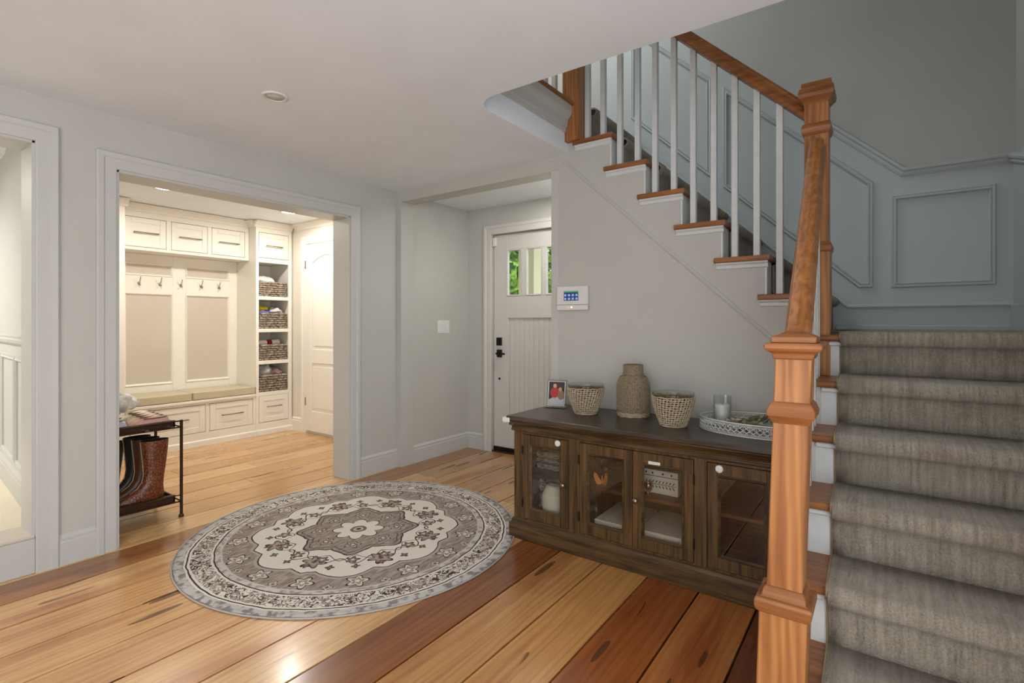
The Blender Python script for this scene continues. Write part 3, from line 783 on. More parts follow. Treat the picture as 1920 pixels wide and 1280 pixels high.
for x0, x1 in ((CX0, -1.702), (-1.398, -1.333), (-.722, -.664), (-.362, CX1)): m.box(x0, x1, CF, CF + .024, .11, .63)
m.box(-1.702, -.362, CF + .001, CF + .023, .607, .63); m.box(-1.702, -.362, CF + .001, CF + .023, .105, .117)
m.build('face_frame', CABZ, cab, .002)
m = MB()
CP = [(0, .622), (.012, .622), (.014, .632), (.008, .640), (.012, .652), (.026, .668), (.034, .678), (.034, .684), (-.02, .684), (-.02, .622)]
m.prism([(CF - a, z) for a, z in CP], 'x', CX0 - .012, CX1 + .012)
m.box(CX0 - .018, CX0 + .02, CF - .03, CBK, .655, .684); m.box(CX1 - .02, CX1 + .018, CF - .03, CBK, .655, .684)
m.build('cornice', CABX, cab, .002)
MB().box(CX0 - .03, CX1 + .025, CF - .04, CBK, .684, CZ).build('top', CABTOP, cab, .005, 2)
m = MB().box(CX0 + .02, CX1 - .02, CF + .06, CBK - .012, .345, .362); m.build('shelf', CABIN, cab, .002)
def cdoor(x0, x1, hinge, knob, latch=None):
    z0, z1, s = .119, .605, .045; y0, y1 = CF - .002, CF + .018
    m = MB(); m.box(x0, x0 + s, y0, y1, z0, z1); m.box(x1 - s, x1, y0, y1, z0, z1); m.box(x0 + s, x1 - s, y0 + .001, y1 - .001, z0, z0 + s + .01); m.box(x0 + s, x1 - s, y0 + .001, y1 - .001, z1 - s - .008, z1)
    d = m.build('door', CABZ, cab, .0022)
    a, b, c, e = x0 + s, x1 - s, z0 + s + .01, z1 - s - .008
    MB().sweep([(a, y0, c), (b, y0, c), (b, y0, e), (a, y0, e)], [(0, 0), (.004, 0), (.012, -.008), (.012, -.014), (0, -.014)], (0, -1, 0), True).build('glazing_bead', CABX, d)
    MB().box(a, b, y0 + .009, y0 + .013, c, e).build('pane', PANE, d)
    for z in (z0 + .09, z1 - .09):
        xh = x0 - .003 if hinge < 0 else x1 + .003
        MB().cyl((xh, y0 - .003, z - .025), (xh, y0 - .003, z + .025), .0045, 8).build('hinge', BLACKM, d)
    if knob:
        kx = x1 - .022 if hinge < 0 else x0 + .022
        k = MB().lathe([(.005, 0), (.005, .012), (.011, .016), (.0145, .023), (.011, .030), (0, .032)], n=16).xf(Matrix.Translation((kx, y0, .362)) @ Matrix.Rotation(PI / 2, 4, 'X')).build('knob', NICKEL, d)
    if latch is not None:
        MB().lathe([(.0175, 0), (.0175, .005), (.014, .007), (.006, .0075), (0, .006)], n=24).xf(Matrix.Translation((latch, y0, z1 - .022)) @ Matrix.Rotation(PI / 2, 4, 'X')).build('latch_button', WHITEP, d, label='round white latch button')
    return d
cdoor(-1.700, -1.401, -1, True, -1.465)
cdoor(-1.330, -1.030, -1, False)
d3 = cdoor(-1.027, -.725, 1, True)
cdoor(-.661, -.365, 1, False, -.607)
MB().box(-.945, -.885, CF - .0035, CF + .0, .552, .567).build('label_plate', WHITEP, d3, .001, label='small white label strip')
# corner guard
cg = MB().box(CX0 - .052, CX0 - .028, CF - .048, CF + .035, .668, .7)
cg.box(CX0 - .052, CX0 + .0, CF - .05, CF - .04, .672, .7)
tag(cg.build('corner_guard', WHITEP, None, .008, 3), 'white plastic corner guard on the near left cabinet corner', 'guard')

# --- things inside the cabinet
def fabric(name, a, b, sc=60, st=(1, 1, 1)):
    m = M(name, .95, .1); n = m.noise(m.coord('Object', st), sc, 4, .7); m.set('Base Color', m.mix(n.sm(.35, .66), a, b)); m.bump(n, .006, .9); return m.mat
def folded(name, label, x0, x1, y0, y1, z0, layers, th, mat, seed):
    rnd = random.Random(seed); t = thing(name, label, 'blanket', ((x0 + x1) / 2, (y0 + y1) / 2, z0))
    for i in range(layers):
        z = z0 + th * i; pr = []
        for k in range(9):
            a = -PI / 2 + PI * k / 8; pr.append((y0 + .02 - (.02 + rnd.uniform(-.006, .006)) * math.cos(a) , z + th / 2 + th / 2 * math.sin(a) * .97))
        pr += [(y1, z + th), (y1, z)]
        m = MB(); m.prism(pr, 'x', x0 + rnd.uniform(-.004, .004), x1 + rnd.uniform(-.004, .004)); m.build('fold', mat, t, .004)
    return t
MARL = fabric('marled_wool', (34, 34, 33), (214, 210, 204), 30, (1.2, 1, 5))
folded('folded_blanket', 'black and grey marled blanket on the cabinet floor behind the first glass door', -1.70, -1.42, 2.64, 2.93, .1185, 4, .053, MARL, 3)
folded('folded_blanket', 'grey marled throw on the shelf behind the first glass door', -1.715, -1.41, 2.64, 2.93, .3625, 3, .036, fabric('marled_wool_light', (70, 70, 68), (180, 176, 168), 30, (1, 1, 5)), 4)
vm = M('white_fibre', .9, .1); nz = vm.noise(vm.coord('Object', (1, 1, 3)), 40, 4, .7); vm.set('Base Color', vm.mix(nz, (200, 194, 170), (248, 245, 230))); vm.bump(nz, .008, 1)
v_ = MB().lathe([(.04, 0), (.062, .02), (.078, .08), (.074, .13), (.055, .17), (.04, .19), (.034, .19), (.03, .17), (0, .16)], (-1.555, 2.575, .1185), 28, sy=.75).build('fibre_vase', vm.mat)
tag(v_, 'cream shaggy rounded vase in front of the dark blanket in the cabinet', 'vase')
CRY = glass('crystal', (214, 218, 222), 4.0); AMB = glass('amber_glass', (255, 240, 214), 2.6)
cb = MB().lathe([(.035, 0), (.033, .006), (.010, .014), (.009, .04), (.03, .05), (.062, .085), (.078, .14), (.082, .2), (.078, .2), (.073, .14), (.056, .09), (.025, .06), (.0, .055)], (-1.30, 2.73, .3625), 24).build('crystal_bowl', CRY)
tag(cb, 'clear crystal bowl on the shelf behind the second glass door', 'bowl')
def butterfly():
    t = thing('butterfly_ornament', 'amber butterfly ornament on the cabinet shelf below the crystal bowl', 'ornament', (-1.25, 2.585, .3625))
    mt = plain('amber_resin', (206, 130, 44), .25)
    for s in (-1, 1):
        pts = [(0, .012), (.012, .03), (.03, .062), (.044, .07), (.048, .05), (.04, .028), (.036, .012), (.026, .0), (.012, .003)]
        a = s * .5; m = MB().prism([(x, z) for x, z in pts], 'y', -.002, .002)
        m.xf(Matrix.Translation((-1.25, 2.585, .3628)) @ Matrix.Rotation(-a, 4, 'Z') @ Matrix.Scale(s, 4, (1, 0, 0))); m.build('wing', mt, t)
    MB().tube([(-1.25, 2.583, .366), (-1.25, 2.583, .385), (-1.25, 2.581, .415)], [.004, .006, .003], 8).build('body', mt, t)
butterfly()
pl = MB().lathe([(.085, 0), (.08, .006), (.05, .008), (0, .006)], n=32).xf(Matrix.Translation((-1.325, 2.60, .207)) @ Matrix.Rotation(PI / 2 - .2, 4, 'Y')).build('glass_plate', CRY)
tag(pl, 'clear glass plate leaning inside the cabinet at the left of the second door', 'plate')
def giftbox(name, label, x0, x1, y0, y1, z0, z1, side):
    t = thing(name, label, 'box', ((x0 + x1) / 2, (y0 + y1) / 2, z0))
    bm_ = plain('white_card', (222, 218, 208), .6)
    MB().box(x0 + .002, x1 - .002, y0 + .002, y1 - .002, z0, z1 - .03).build('body', bm_, t, .002)
    MB().box(x0, x1, y0, y1, z1 - .045, z1).build('lid', bm_, t, .002)
    ink = plain('pale_ink', (168, 160, 148), .6)
    m = MB(); xx_ = x1 - .12 if side > 0 else x0 + .1
    for i in range(9): m.box(xx_ + i * .009, xx_ + i * .009 + .006, y0 - .0006, y0 + .001, z1 - .024, z1 - .018)
    m.build('print', ink, t)
giftbox('flat_box', 'flat white card box on the cabinet floor behind the second door', -1.27, -1.04, 2.53, 2.86, .1185, .19, 1)
giftbox('flat_box', 'flat white card box on the cabinet floor behind the third door', -1.02, -.765, 2.525, 2.86, .1185, .195, 1)
pb = thing('patterned_box', 'white box printed with black leaf sprig on the cabinet shelf', 'box', (-.9, 2.68, .3625))
MB().box(-1.075, -.845, 2.62, 2.76, .3625, .485).build('body', plain('box_white', (226, 222, 212), .5), pb, .002)
INK = plain('black_ink', (40, 38, 36), .6)
m = MB(); Y_ = 2.6194
m.box(-1.075, -.845, Y_, Y_ + .001, .452, .455)
for i in range(9):
    x = -1.02 + i * .018; m.prism([(x, .415), (x + .008, .43), (x + .014, .433), (x + .01, .422)], 'y', Y_, Y_ + .001); m.prism([(x, .409), (x + .008, .394), (x + .014, .391), (x + .01, .402)], 'y', Y_, Y_ + .001)
m.box(-1.03, -.855, Y_, Y_ + .001, .411, .4135)
for x in (-1.02, -.985, -.93, -.885): m.prism([(x, .468), (x + .006, .475), (x + .012, .468), (x + .006, .461)], 'y', Y_, Y_ + .001)
m.build('print', INK, pb)
orn = MB().lathe([(.012, 0), (.02, .004), (.008, .016), (.022, .034), (.028, .052), (.022, .068), (.018, .068), (.022, .052), (.016, .036), (0, .022)], (-.985, 2.575, .3625), 18).build('amber_glass', AMB)
tag(orn, 'small amber glass goblet in front of the patterned box', 'goblet')

# --- things on top of the cabinet
SEAG = plain('seagrass', (214, 196, 166), .85, var=.18, scale=60); SEAGD = plain('seagrass_dark', (178, 160, 134), .9, var=.2, scale=60)
def rad(prof, z):
    for (r0, z0), (r1, z1) in zip(prof, prof[1:]):
        if z0 <= z <= z1: return r0 + (r1 - r0) * (z - z0) / max(1e-6, z1 - z0)
    return prof[-1][0]
def weave(mb, prof, c, zs, nv, rt, off=.002, slant=0):
    for z in zs:
        r = rad(prof, z) + off
        mb.tube([(c[0] + (r + .0015 * math.cos(nv * 2 * PI * i / 64 / 2 + z * 900)) * math.cos(2 * PI * i / 64), c[1] + (r) * math.sin(2 * PI * i / 64), c[2] + z + .0015 * math.sin(11 * 2 * PI * i / 64 + z * 300)) for i in range(64)], rt, 4, 0, True)
    z0, z1 = zs[0], zs[-1]
    for k in range(nv):
        a0 = 2 * PI * k / nv; pts_ = []
        for i in range(13):
            z = z0 + (z1 - z0) * i / 12; a = a0 + slant * i / 12; r = rad(prof, z) + off
            pts_.append((c[0] + r * math.cos(a), c[1] + r * math.sin(a), c[2] + z))
        mb.tube(pts_, rt, 4)
def pot(label, c, k):
    t = thing('woven_pot', label, 'pot', c, None)
    prof = [(.062 * k, 0), (.066 * k, .004), (.088 * k, .06), (.104 * k, .11), (.111 * k, .14), (.113 * k, .165)]
    g = MB().lathe(prof + [(.1135 * k, .178), (.1115 * k, .178), (.109 * k, .14), (.084 * k, .06), (.06 * k, .01), (0, .01)], c, 36).build('glass_bowl', THING, t)
    sb = MB().lathe([(.0655 * k, .002), (.086 * k, .06), (.102 * k, .11), (.1095 * k, .152), (.108 * k, .152), (.1 * k, .11), (.084 * k, .06), (.06 * k, .006), (0, .006)], c, 36).build('inner_sleeve', fabric('sleeve_grass', (92, 72, 48), (150, 126, 92), 90), t)
    m = MB(); weave(m, prof, c, [.006 + .0116 * i for i in range(14)], 36, .0033, .003, .25); m.build('woven_cover', SEAG, t)
    MB().tube([(c[0] + .068 * k * math.cos(2 * PI * i / 40), c[1] + .068 * k * math.sin(2 * PI * i / 40), c[2] + .006) for i in range(40)], .006, 6, 0, True).build('base_ring', SEAG, t)
pot('woven seagrass glass pot on the cabinet beside the photo frame', (-1.446, 2.765, CZ), .95)
pot('woven seagrass glass pot on the cabinet beside the silver tray', (-.897, 2.70, CZ), .95)
bt = thing('woven_bottle', 'tall woven seagrass bottle vase between the two pots', 'vase', (-1.185, 2.86, CZ)); c = (-1.185, 2.86, CZ)
bprof = [(.088, 0), (.093, .02), (.093, .17), (.089, .2), (.075, .228), (.060, .243), (.0545, .252), (.054, .30)]
MB().lathe([(.086, 0.002)] + [(r - .003, z) for r, z in bprof[1:]] + [(.045, .30), (.045, .24), (0, .24)], c, 36).build('bottle', fabric('bottle_grass', (104, 84, 60), (170, 146, 112), 80), bt)
m = MB(); weave(m, bprof, c, [.03 + .0095 * i for i in range(22)], 44, .0028, .001); m.build('woven_cover', SEAGD, bt)
m = MB(); weave(m, bprof, c, [.246 + .0055 * i for i in range(10)], 26, .0026, .001); m.build('neck_wrap', SEAGD, bt)
m = MB(); weave(m, bprof, c, [.004, .01, .016, .022], 10, .0042, .001); m.build('base_ring', SEAG, bt)
# acrylic photo frame
fr = bpy.data.objects.new('photo_frame', None); C.objects.link(fr); fr.location = (-1.70, 2.845, CZ); fr.rotation_euler = (0, 0, math.radians(14)); fr['label'] = 'clear acrylic photo frame with a picture of two people on the cabinet top'; fr['category'] = 'picture frame'
WLOC[fr.name] = Vector((0, 0, 0))
tl = Matrix.Rotation(math.radians(-10), 4, 'X')
MB().box(-.066, .066, -.005, .005, 0.004, .178).xf(tl).build('acrylic_sheet', GLASS, fr, .001)
MB().box(-.066, .066, -.03, .055, 0, .006).build('base', glass('acrylic', (240, 244, 244), 2.0), fr, .001)
MB().box(-.056, .056, -.0068, -.0052, .012, .168).xf(tl).build('print_border', plain('photo_white', (225, 222, 216), .4), fr)
def flat(pts, d, col, nm):
    return MB().prism(pts, 'y', -.0070 - d, -.0066 - d).xf(tl).build(nm, plain('photo_' + nm, col, .35), fr)
def ell(cx_, cz_, a, b, n=20): return [(cx_ + a * math.cos(2 * PI * i / n), cz_ + b * math.sin(2 * PI * i / n)) for i in range(n)]
flat([(-.052, .016), (.052, .016), (.052, .164), (-.052, .164)], .0000, (52, 44, 42), 'background')
flat([(-.05, .018), (.05, .018), (.05, .06), (.0, .075), (-.05, .05)], .0006, (190, 190, 192), 'trousers')
flat(ell(-.012, .095, .03, .034), .001, (186, 48, 50), 'red_shirt'); flat(ell(.03, .08, .022, .03), .0012, (150, 110, 84), 'tan_shirt')
flat(ell(-.012, .138, .012, .014), .0014, (214, 164, 140), 'head'); flat(ell(.024, .117, .011, .013), .0016, (208, 158, 130), 'second_head')
# oval pierced tray
TC = (-.475, 2.795, CZ); TA, TB = .305, .19
tr = thing('oval_tray', 'oval white pierced metal tray at the right end of the cabinet', 'tray', TC)
TW = plain('whitewashed_metal', (214, 216, 214), .45, .3)
NT = 64
def el(a, z, k=1.0, dr=0): return (TC[0] + (TA * k + dr) * math.cos(a), TC[1] + (TB * k + dr) * math.sin(a), TC[2] + z)
MB().lathe([(0, .004), (1, .004), (1, .0), (0, .0)][::-1], TC, NT, sx=TA, sy=TB).build('tray_base', plain('grey_wash', (150, 146, 140), .5), tr)
m = MB()
for z, r in ((.004, .004), (.012, .0025), (.054, .0025), (.062, .0042)): m.tube([el(2 * PI * i / NT, z) for i in range(NT)], r, 6, 0, True)
m.build('rim', TW, tr)
m = MB()
for i in range(NT):
    a0 = 2 * PI * i / NT; a1 = 2 * PI * (i + 1) / NT; am = (a0 + a1) / 2
    for z0, z1 in ((.011, .033), (.033, .055)):
        m.tube([el(a0, z0), el(am, (z0 + z1) / 2), el(a1, z1)], .0028, 4); m.tube([el(a0, z1), el(am, (z0 + z1) / 2), el(a1, z0)], .0028, 4)
    m.tube([el(a0, .01), el(a0, .056)], .002, 4)
gb = m.build('pierced_band', TW, tr)
def candle(label, x, y, r, h):
    t = thing('pillar_candle', label, 'candle', (x, y, CZ + .004)); z = CZ + .004
    MB().lathe([(r, 0), (r, h - .004), (r - .004, h), (r * .3, h - .006), (0, h - .007)], (x, y, z), 28).build('wax', plain('ivory_wax', (236, 232, 220), .5), t)
    MB().cyl((x, y, z + h - .007), (x, y, z + h + .006), .0015, 6).build('wick', INK, t)
    MB().lathe([(r + .006, 0), (r + .008, .004), (r + .008, h + .045), (r + .006, h + .045), (r + .006, .004)], (x, y, z), 32).build('glass_cylinder', glass('thin_glass', (250, 252, 252), .5), t)
candle('ivory pillar candle in a glass at the left end of the tray', -.685, 2.845, .037, .112)
candle('ivory pillar candle in glass at the right tray end, half behind the newel', -.385, 2.72, .036, .095)
df = thing('dried_flowers', 'dried cream wood roses and leaves lying in the tray', 'flowers', (-.52, 2.76, CZ + .004))
PET = plain('dried_petal', (206, 196, 170), .9, var=.15); LFD = plain('dried_leaf', (112, 104, 66), .9, var=.2)
rnd = random.Random(5)
for bx_, by_, br in ((-.60, 2.76, .044), (-.545, 2.82, .048), (-.52, 2.74, .044), (-.60, 2.84, .04)):
    m = MB()
    for ring, (n, rr, tilt) in enumerate(((5, .35, 1.25), (7, .65, .85), (9, 1.0, .4))):
        for k in range(n):
            a = 2 * PI * (k + ring * .5) / n; ca, sa = math.cos(a), math.sin(a); L = br * rr; W = br * .42; b0 = br * .12
            h = L * math.sin(tilt); o_ = L * math.cos(tilt)
            P0 = Vector((bx_ + ca * b0, by_ + sa * b0, CZ + .034)); P1 = P0 + Vector((ca * o_, sa * o_, h)); T = Vector((-sa, ca, 0)) * W
            m.add([P0 - T * .4, P0 + T * .4, P1 + T * .7, P1 + Vector((ca * .004, sa * .004, .004)), P1 - T * .7], [(0, 1, 2, 3, 4)])
    m.lathe([(.0, .0), (br * .4, .0), (br * .6, .02), (br * .35, .036), (0, .038)], (bx_, by_, CZ + .0045), 10)
    m.build('blossom', PET, df)
for k in range(8):
    a = rnd.uniform(-.6, 1.4); p = Vector((-.53 + rnd.uniform(-.03, .06), 2.78 + rnd.uniform(-.04, .03), CZ + .05)); d = Vector((math.cos(a), math.sin(a), rnd.uniform(.2, .8))).normalized(); e = d.orthogonal().normalized()
    L = .06; MB().add([p, p + d * L * .5 + e * .012, p + d * L, p + d * L * .5 - e * .012, p + d * L * .5 + d.cross(e) * .006], [(0, 1, 4), (1, 2, 4), (2, 3, 4), (3, 0, 4)]).build('leaf', LFD, df)
MB().tube([(-.53, 2.77, CZ + .012), (-.49, 2.78, CZ + .06), (-.47, 2.80, CZ + .09)], .0025, 5).build('stem', LFD, df)

# ------------------------------------------------------------------ mudroom built-ins
FX = -5.65; UX = -5.80; BX = MX + .02
def pull(parent, x, y0, y1, z, mat=NICKEL):
    m = MB(); m.tube([(x + .028, y0 - .012, z), (x + .028, y1 + .012, z)], .0055, 8)
    for y in (y0, y1): m.cyl((x, y, z), (x + .028, y, z), .0045, 8)
    m.build('handle', mat, parent)
def front(parent, name, x, y0, y1, z0, z1, hy=None, hz=None, fw=.05):
    """shaker front facing +x: recessed centre panel with raised frame"""
    m = MB(); m.box(x - .02, x - .006, y0, y1, z0, z1)
    m.box(x - .006, x, y0, y0 + fw, z0, z1); m.box(x - .006, x, y1 - fw, y1, z0, z1); m.box(x - .006, x, y0 + fw, y1 - fw, z0, z0 + fw); m.box(x - .006, x, y0 + fw, y1 - fw, z1 - fw, z1)
    o = m.build(name, MUDC, parent, .0025)
    if hy: pull(o, x if (hz < z0 + fw or hz > z1 - fw) else x - .006, hy[0], hy[1], hz)
    return o
CROWN = [(0, 0), (.012, 0), (.018, .02), (.05, .05), (.062, .055), (.062, .07), (0, .07)]
# shelf tower (right)
T0, T1 = 2.978, 3.405
tw = thing('shelf_tower', 'tall cream shelf tower holding baskets beside the mudroom door', 'cabinet', (-5.9, 3.19, 0))
m = MB(); m.box(BX, FX, T0, T0 + .022, .0, 2.33); m.box(BX, FX, T1 - .022, T1, 0, 2.33); m.box(BX, BX + .015, T0, T1, 0, 2.33); m.box(BX, FX, T0, T1, 2.29, 2.335)
m.v = []; m.f = []; m.m = []; m.sm = []
m.box(BX, FX - .02, T0, T0 + .022, .0, 2.33); m.box(BX, FX - .02, T1 - .022, T1, 0, 2.33); m.box(BX, BX + .015, T0 + .022, T1 - .022, 0, 2.33); m.box(BX + .015, FX - .02, T0 + .022, T1 - .022, 2.29, 2.33)
a, b = T0 + .032, T1 - .042
m.box(FX - .02, FX, T0, a, 0, 2.335); m.box(FX - .02, FX, b, T1, 0, 2.335); m.box(FX - .02, FX, a, b, 2.272, 2.335); m.box(FX - .02, FX, a, b, 1.935, 1.985); m.box(FX - .02, FX, a, b, 0, .135)
m.box(FX - .02, FX, a, b, .432, .475 - .041)
m.box(BX + .015, FX - .02, T0 + .022, T1 - .022, 1.945, 1.96)
m.build('carcass', MUDC, tw, .002)
SHZ = [1.555, 1.19, .83, .475]
for z in SHZ: MB().box(BX + .015, FX - .001, T0 + .022, T1 - .022, z - .04, z).build('shelf', MUDC, tw, .002)
front(tw, 'door', FX + .002, T0 + .036, T1 - .046, 1.99, 2.268, (3.10, 3.27), 2.125)
front(tw, 'drawer', FX + .002, T0 + .036, T1 - .046, .14, .43, (3.11, 3.26), .31, .055)
m = MB().sweep([(FX, T0 - .02, 2.325), (FX, T1, 2.325)], [(b, a) for a, b in CROWN], (1, 0, 0)); m.sweep([(UX, T0, 2.325), (FX, T0, 2.325)], [(b, a) for a, b in CROWN], (0, -1, 0))
m.build('crown', MUDC, tw)
MB().sweep([(FX - .005, T0, 0), (FX - .005, T1, 0)], [(0, 0), (0, .018), (.05, .016), (.06, .006), (.085, .004), (.095, 0)], (1, 0, 0)).build('base_trim', MUDC, tw)
# left tower, mostly hidden by the opening
lt = thing('locker_cabinet', 'tall cream locker cabinet at the left edge of the mudroom opening', 'cabinet', (-5.9, 1.5, 0))
m = MB().box(BX, FX - .03, 1.28, 1.76, 0, 2.335).box(FX - .03, FX, 1.715, 1.76, 0, 2.335).box(FX - .03, FX, 1.28, 1.32, 0, 2.335); m.build('carcass', MUDC, lt, .002)
front(lt, 'door', FX, 1.325, 1.71, .14, 1.955); front(lt, 'door', FX, 1.325, 1.71, 1.99, 2.268); MB().sweep([(FX, 1.28, 2.325), (FX, 1.78, 2.325)], [(b, a) for a, b in CROWN], (1, 0, 0)).build('crown', MUDC, lt)
# overhead cabinet
oc = thing('overhead_cabinet', 'cream overhead cabinet with three square doors above the coat hooks', 'cabinet', (-5.95, 2.37, 1.955))
MB().box(BX, UX - .03, 1.762, T0 - .002, 1.955, 2.335).box(UX - .03, UX, 1.762, T0 - .002, 1.955, 1.985).box(UX - .03, UX, 1.762, T0 - .002, 2.272, 2.335).box(UX - .03, UX, 1.762, 1.8, 1.985, 2.272).box(UX - .03, UX, 2.152, 2.196, 1.985, 2.272).box(UX - .03, UX, 2.54, 2.58, 1.985, 2.272).box(UX - .03, UX, 2.932, T0 - .002, 1.985, 2.272).build('carcass', MUDC, oc, .002)
for y0, y1 in ((1.804, 2.148), (2.20, 2.536), (2.584, 2.928)):
    c_ = (y0 + y1) / 2; front(oc, 'door', UX + .001, y0, y1, 1.989, 2.268, (c_ - .095, c_ + .095), 2.125)
MB().sweep([(UX, 1.762, 2.325), (UX, T0 - .002, 2.325)], [(b, a) for a, b in CROWN], (1, 0, 0)).build('crown', MUDC, oc)
# back panel with hooks
hp = thing('hook_panel', 'cream panelled coat hook board with beige insets above the bench', 'coat rack', (BX, 2.37, .55))
PX = BX + .02
MB().box(BX, PX, 1.762, T0, .47, 1.955).build('board', BEIGE, hp)
m = MB()
for y0, y1 in ((1.762, 1.885), (2.308, 2.438), (2.888, T0)): m.box(PX, PX + .014, y0, y1, .47, 1.955)
for y0, y1 in ((1.885, 2.308), (2.438, 2.888)):
    for z0, z1 in ((.47, .625), (1.552, 1.738), (1.86, 1.955)): m.box(PX, PX + .014, y0, y1, z0, z1)
m.build('frame', MUDC, hp, .003)
for y0, y1 in ((1.885, 2.308), (2.438, 2.888)):
    for z0, z1 in ((.625, 1.552), (1.738, 1.86)):
        MB().sweep([(PX, y0, z0), (PX, y1, z0), (PX, y1, z1), (PX, y0, z1)], [(-.0, .014), (-.004, .02), (-.0, .022), (.008, .016), (.016, .0), (0, 0)], (1, 0, 0), True).build('panel_moulding', MUDC, hp)
for y in (2.006, 2.19, 2.384, 2.586, 2.77):
    x = PX + .014; z = 1.655; m = MB()
    m.lathe([(.014, 0), (.014, .004), (0, .006)], n=12).xf(Matrix.Translation((x, y, z)) @ Matrix.Rotation(PI / 2, 4, 'Y'))
    m.tube([(x, y, z + .005), (x + .02, y, z + .01), (x + .035, y, z + .035), (x + .05, y, z + .062)], [.005, .005, .0045, .006], 8)
    m.tube([(x, y, z - .005), (x + .02, y, z - .022), (x + .036, y, z - .022), (x + .042, y, z - .002)], [.005, .005, .0045, .006], 8)
    m.build('hook', CHROME, hp)
# bench
bn = thing('storage_bench', 'cream built-in storage bench with drawers under the coat hooks', 'bench', (-5.9, 2.1, 0))
m = MB().box(BX, FX - .03, 1.762, T0 - .001, 0, .42)
m.box(FX - .03, FX, 1.762, T0 - .001, 0, .135); m.box(FX - .03, FX, 1.762, T0 - .001, .42, .44)
for y0, y1 in ((1.762, 1.80), (2.455, 2.492), (2.945, T0 - .001)): m.box(FX - .03, FX, y0, y1, .135, .42)
m.build('carcass', MUDC, bn, .002)
MB().box(BX, FX + .018, 1.762, T0 - .001, .44, .468).build('seat_board', MUDC, bn, .006, 2)
for y0, y1 in ((1.804, 2.451), (2.496, 2.941)):
    c_ = (y0 + y1) / 2; w_ = .15 if y1 - y0 > .5 else .1; front(bn, 'drawer', FX + .001, y0, y1, .139, .414, (c_ - w_, c_ + w_), .285, .055)
MB().sweep([(FX - .005, 1.762, 0), (FX - .005, T0 - .001, 0)], [(0, 0), (0, .018), (.05, .016), (.06, .006), (.085, .004), (.095, 0)], (1, 0, 0)).build('base_trim', MUDC, bn)
CUSH = fabric('cushion_linen', (198, 186, 158), (214, 203, 178), 220)
def cushion(label, y0, y1):
    t = thing('bench_cushion', label, 'cushion', (-5.88, (y0 + y1) / 2, .468), None)
    x0, x1, z0, z1 = PX + .02, FX + .012, .4685, .548
    MB().box(x0, x1, y0, y1, z0, z1).build('cushion_body', CUSH, t, .016, 4)
    m = MB()
    for z in (z0 + .008, z1 - .008): m.tube([(x0 + .01, y0 + .003, z), (x1 - .003, y0 + .003, z), (x1 - .003, y1 - .003, z), (x0 + .01, y1 - .003, z)], .0035, 6)
    m.build('piping', fabric('cushion_piping', (186, 174, 146), (200, 189, 164), 220), t)
cushion('beige linen bench cushion on the left half of the bench', 1.77, 2.325); cushion('beige linen bench cushion next to the shelf tower', 2.33, 2.972)
# baskets
WICK = M('seagrass_wicker', .85, .2); v = WICK.coord('Object', (1, 1, 1)); n1 = WICK.noise(v, 130, 3, .6); n2 = WICK.noise(WICK.coord('Object', (38, 38, 90)), 1, 2)
WICK.set('Base Color', WICK.mix((n1 * .5 + n2 * .6).sm(.42, .64), (62, 50, 42), (180, 166, 148))); WICK.bump(n1, .003, .7); WICK = WICK.mat
def basket(z, label, hgt):
    L, W = .338, .40; y0 = 3.0225; x1 = FX - .025; x0 = x1 - W; y1 = y0 + L
    t = thing('wicker_basket', label, 'basket', ((x0 + x1) / 2, (y0 + y1) / 2, z), None)
    rows = 7; per = [(x0, y0), (x1, y0), (x1, y1), (x0, y1)]; m = MB(); rz = hgt / rows
    segs = []
    for i in range(4):
        a = Vector(per[i]); b = Vector(per[(i + 1) % 4]); nn = 12
        out = Vector(((b - a).y, -(b - a).x)).normalized()
        for k in range(nn): segs.append((a + (b - a) * (k / nn), out))
    for r in range(rows):
        ring = []
        for i, (p, o) in enumerate(segs):
            q = p + o * (-.008 + .006 * (1 if (i + r) % 2 else -1)); ring.append((q.x, q.y, z + rz * (r + .5)))
        m.tube(ring, rz * .56, 5, 0, True)
    b = m.build('woven_wall', WICK, t)
    MB().box(x0 + .012, x1 - .012, y0 + .012, y1 - .012, z + .001, z + .012).build('basket_floor', WICK, t)
    return (x0, x1, y0, y1, z + hgt)
def lump(name, label, cat, c, r, col, seed, mat=None):
    rnd = random.Random(seed); m = MB(); prof = []
    nu, nv = 18, 10; vs = []; fs = []; ph = [rnd.uniform(0, 6) for _ in range(6)]
    for i in range(nv + 1):
        f = PI * i / nv
        for k in range(nu):
            a = 2 * PI * k / nu; d = 1 + .16 * math.sin(3 * a + ph[0] + 2 * f) + .1 * math.sin(5 * a + ph[1] - 3 * f) + .08 * math.sin(7 * f + ph[2] + 2 * a)
            vs.append((c[0] + r[0] * d * math.sin(f) * math.cos(a), c[1] + r[1] * d * math.sin(f) * math.sin(a), c[2] + r[2] * d * math.cos(f)))
    for i in range(nv):
        for k in range(nu): fs.append((i * nu + k, i * nu + (k + 1) % nu, (i + 1) * nu + (k + 1) % nu, (i + 1) * nu + k))
    m.add(vs, fs, 0, True)
    return tag(m.build(name, mat or fabric('cloth_%s' % seed, tuple(q * .86 for q in col), col, 30)), label, cat)
b1 = basket(SHZ[0], 'wicker basket with a white bag, topmost on the shelf tower', .17)
b2 = basket(SHZ[1], 'wicker basket of yellow and blue cloths on the tower, second from top', .18)
b3 = basket(SHZ[2], 'wicker basket under a rolled towel on the tower, third from top', .18)
b4 = basket(SHZ[3], 'wicker basket with a clear plastic bag, lowest on the shelf tower', .19)
xc = FX - .19
lump('plastic_bag', 'crumpled white bag in the topmost wicker basket', 'bag', (xc, 3.16, b1[4] + .01), (.13, .10, .055), (240, 238, 232), 11)
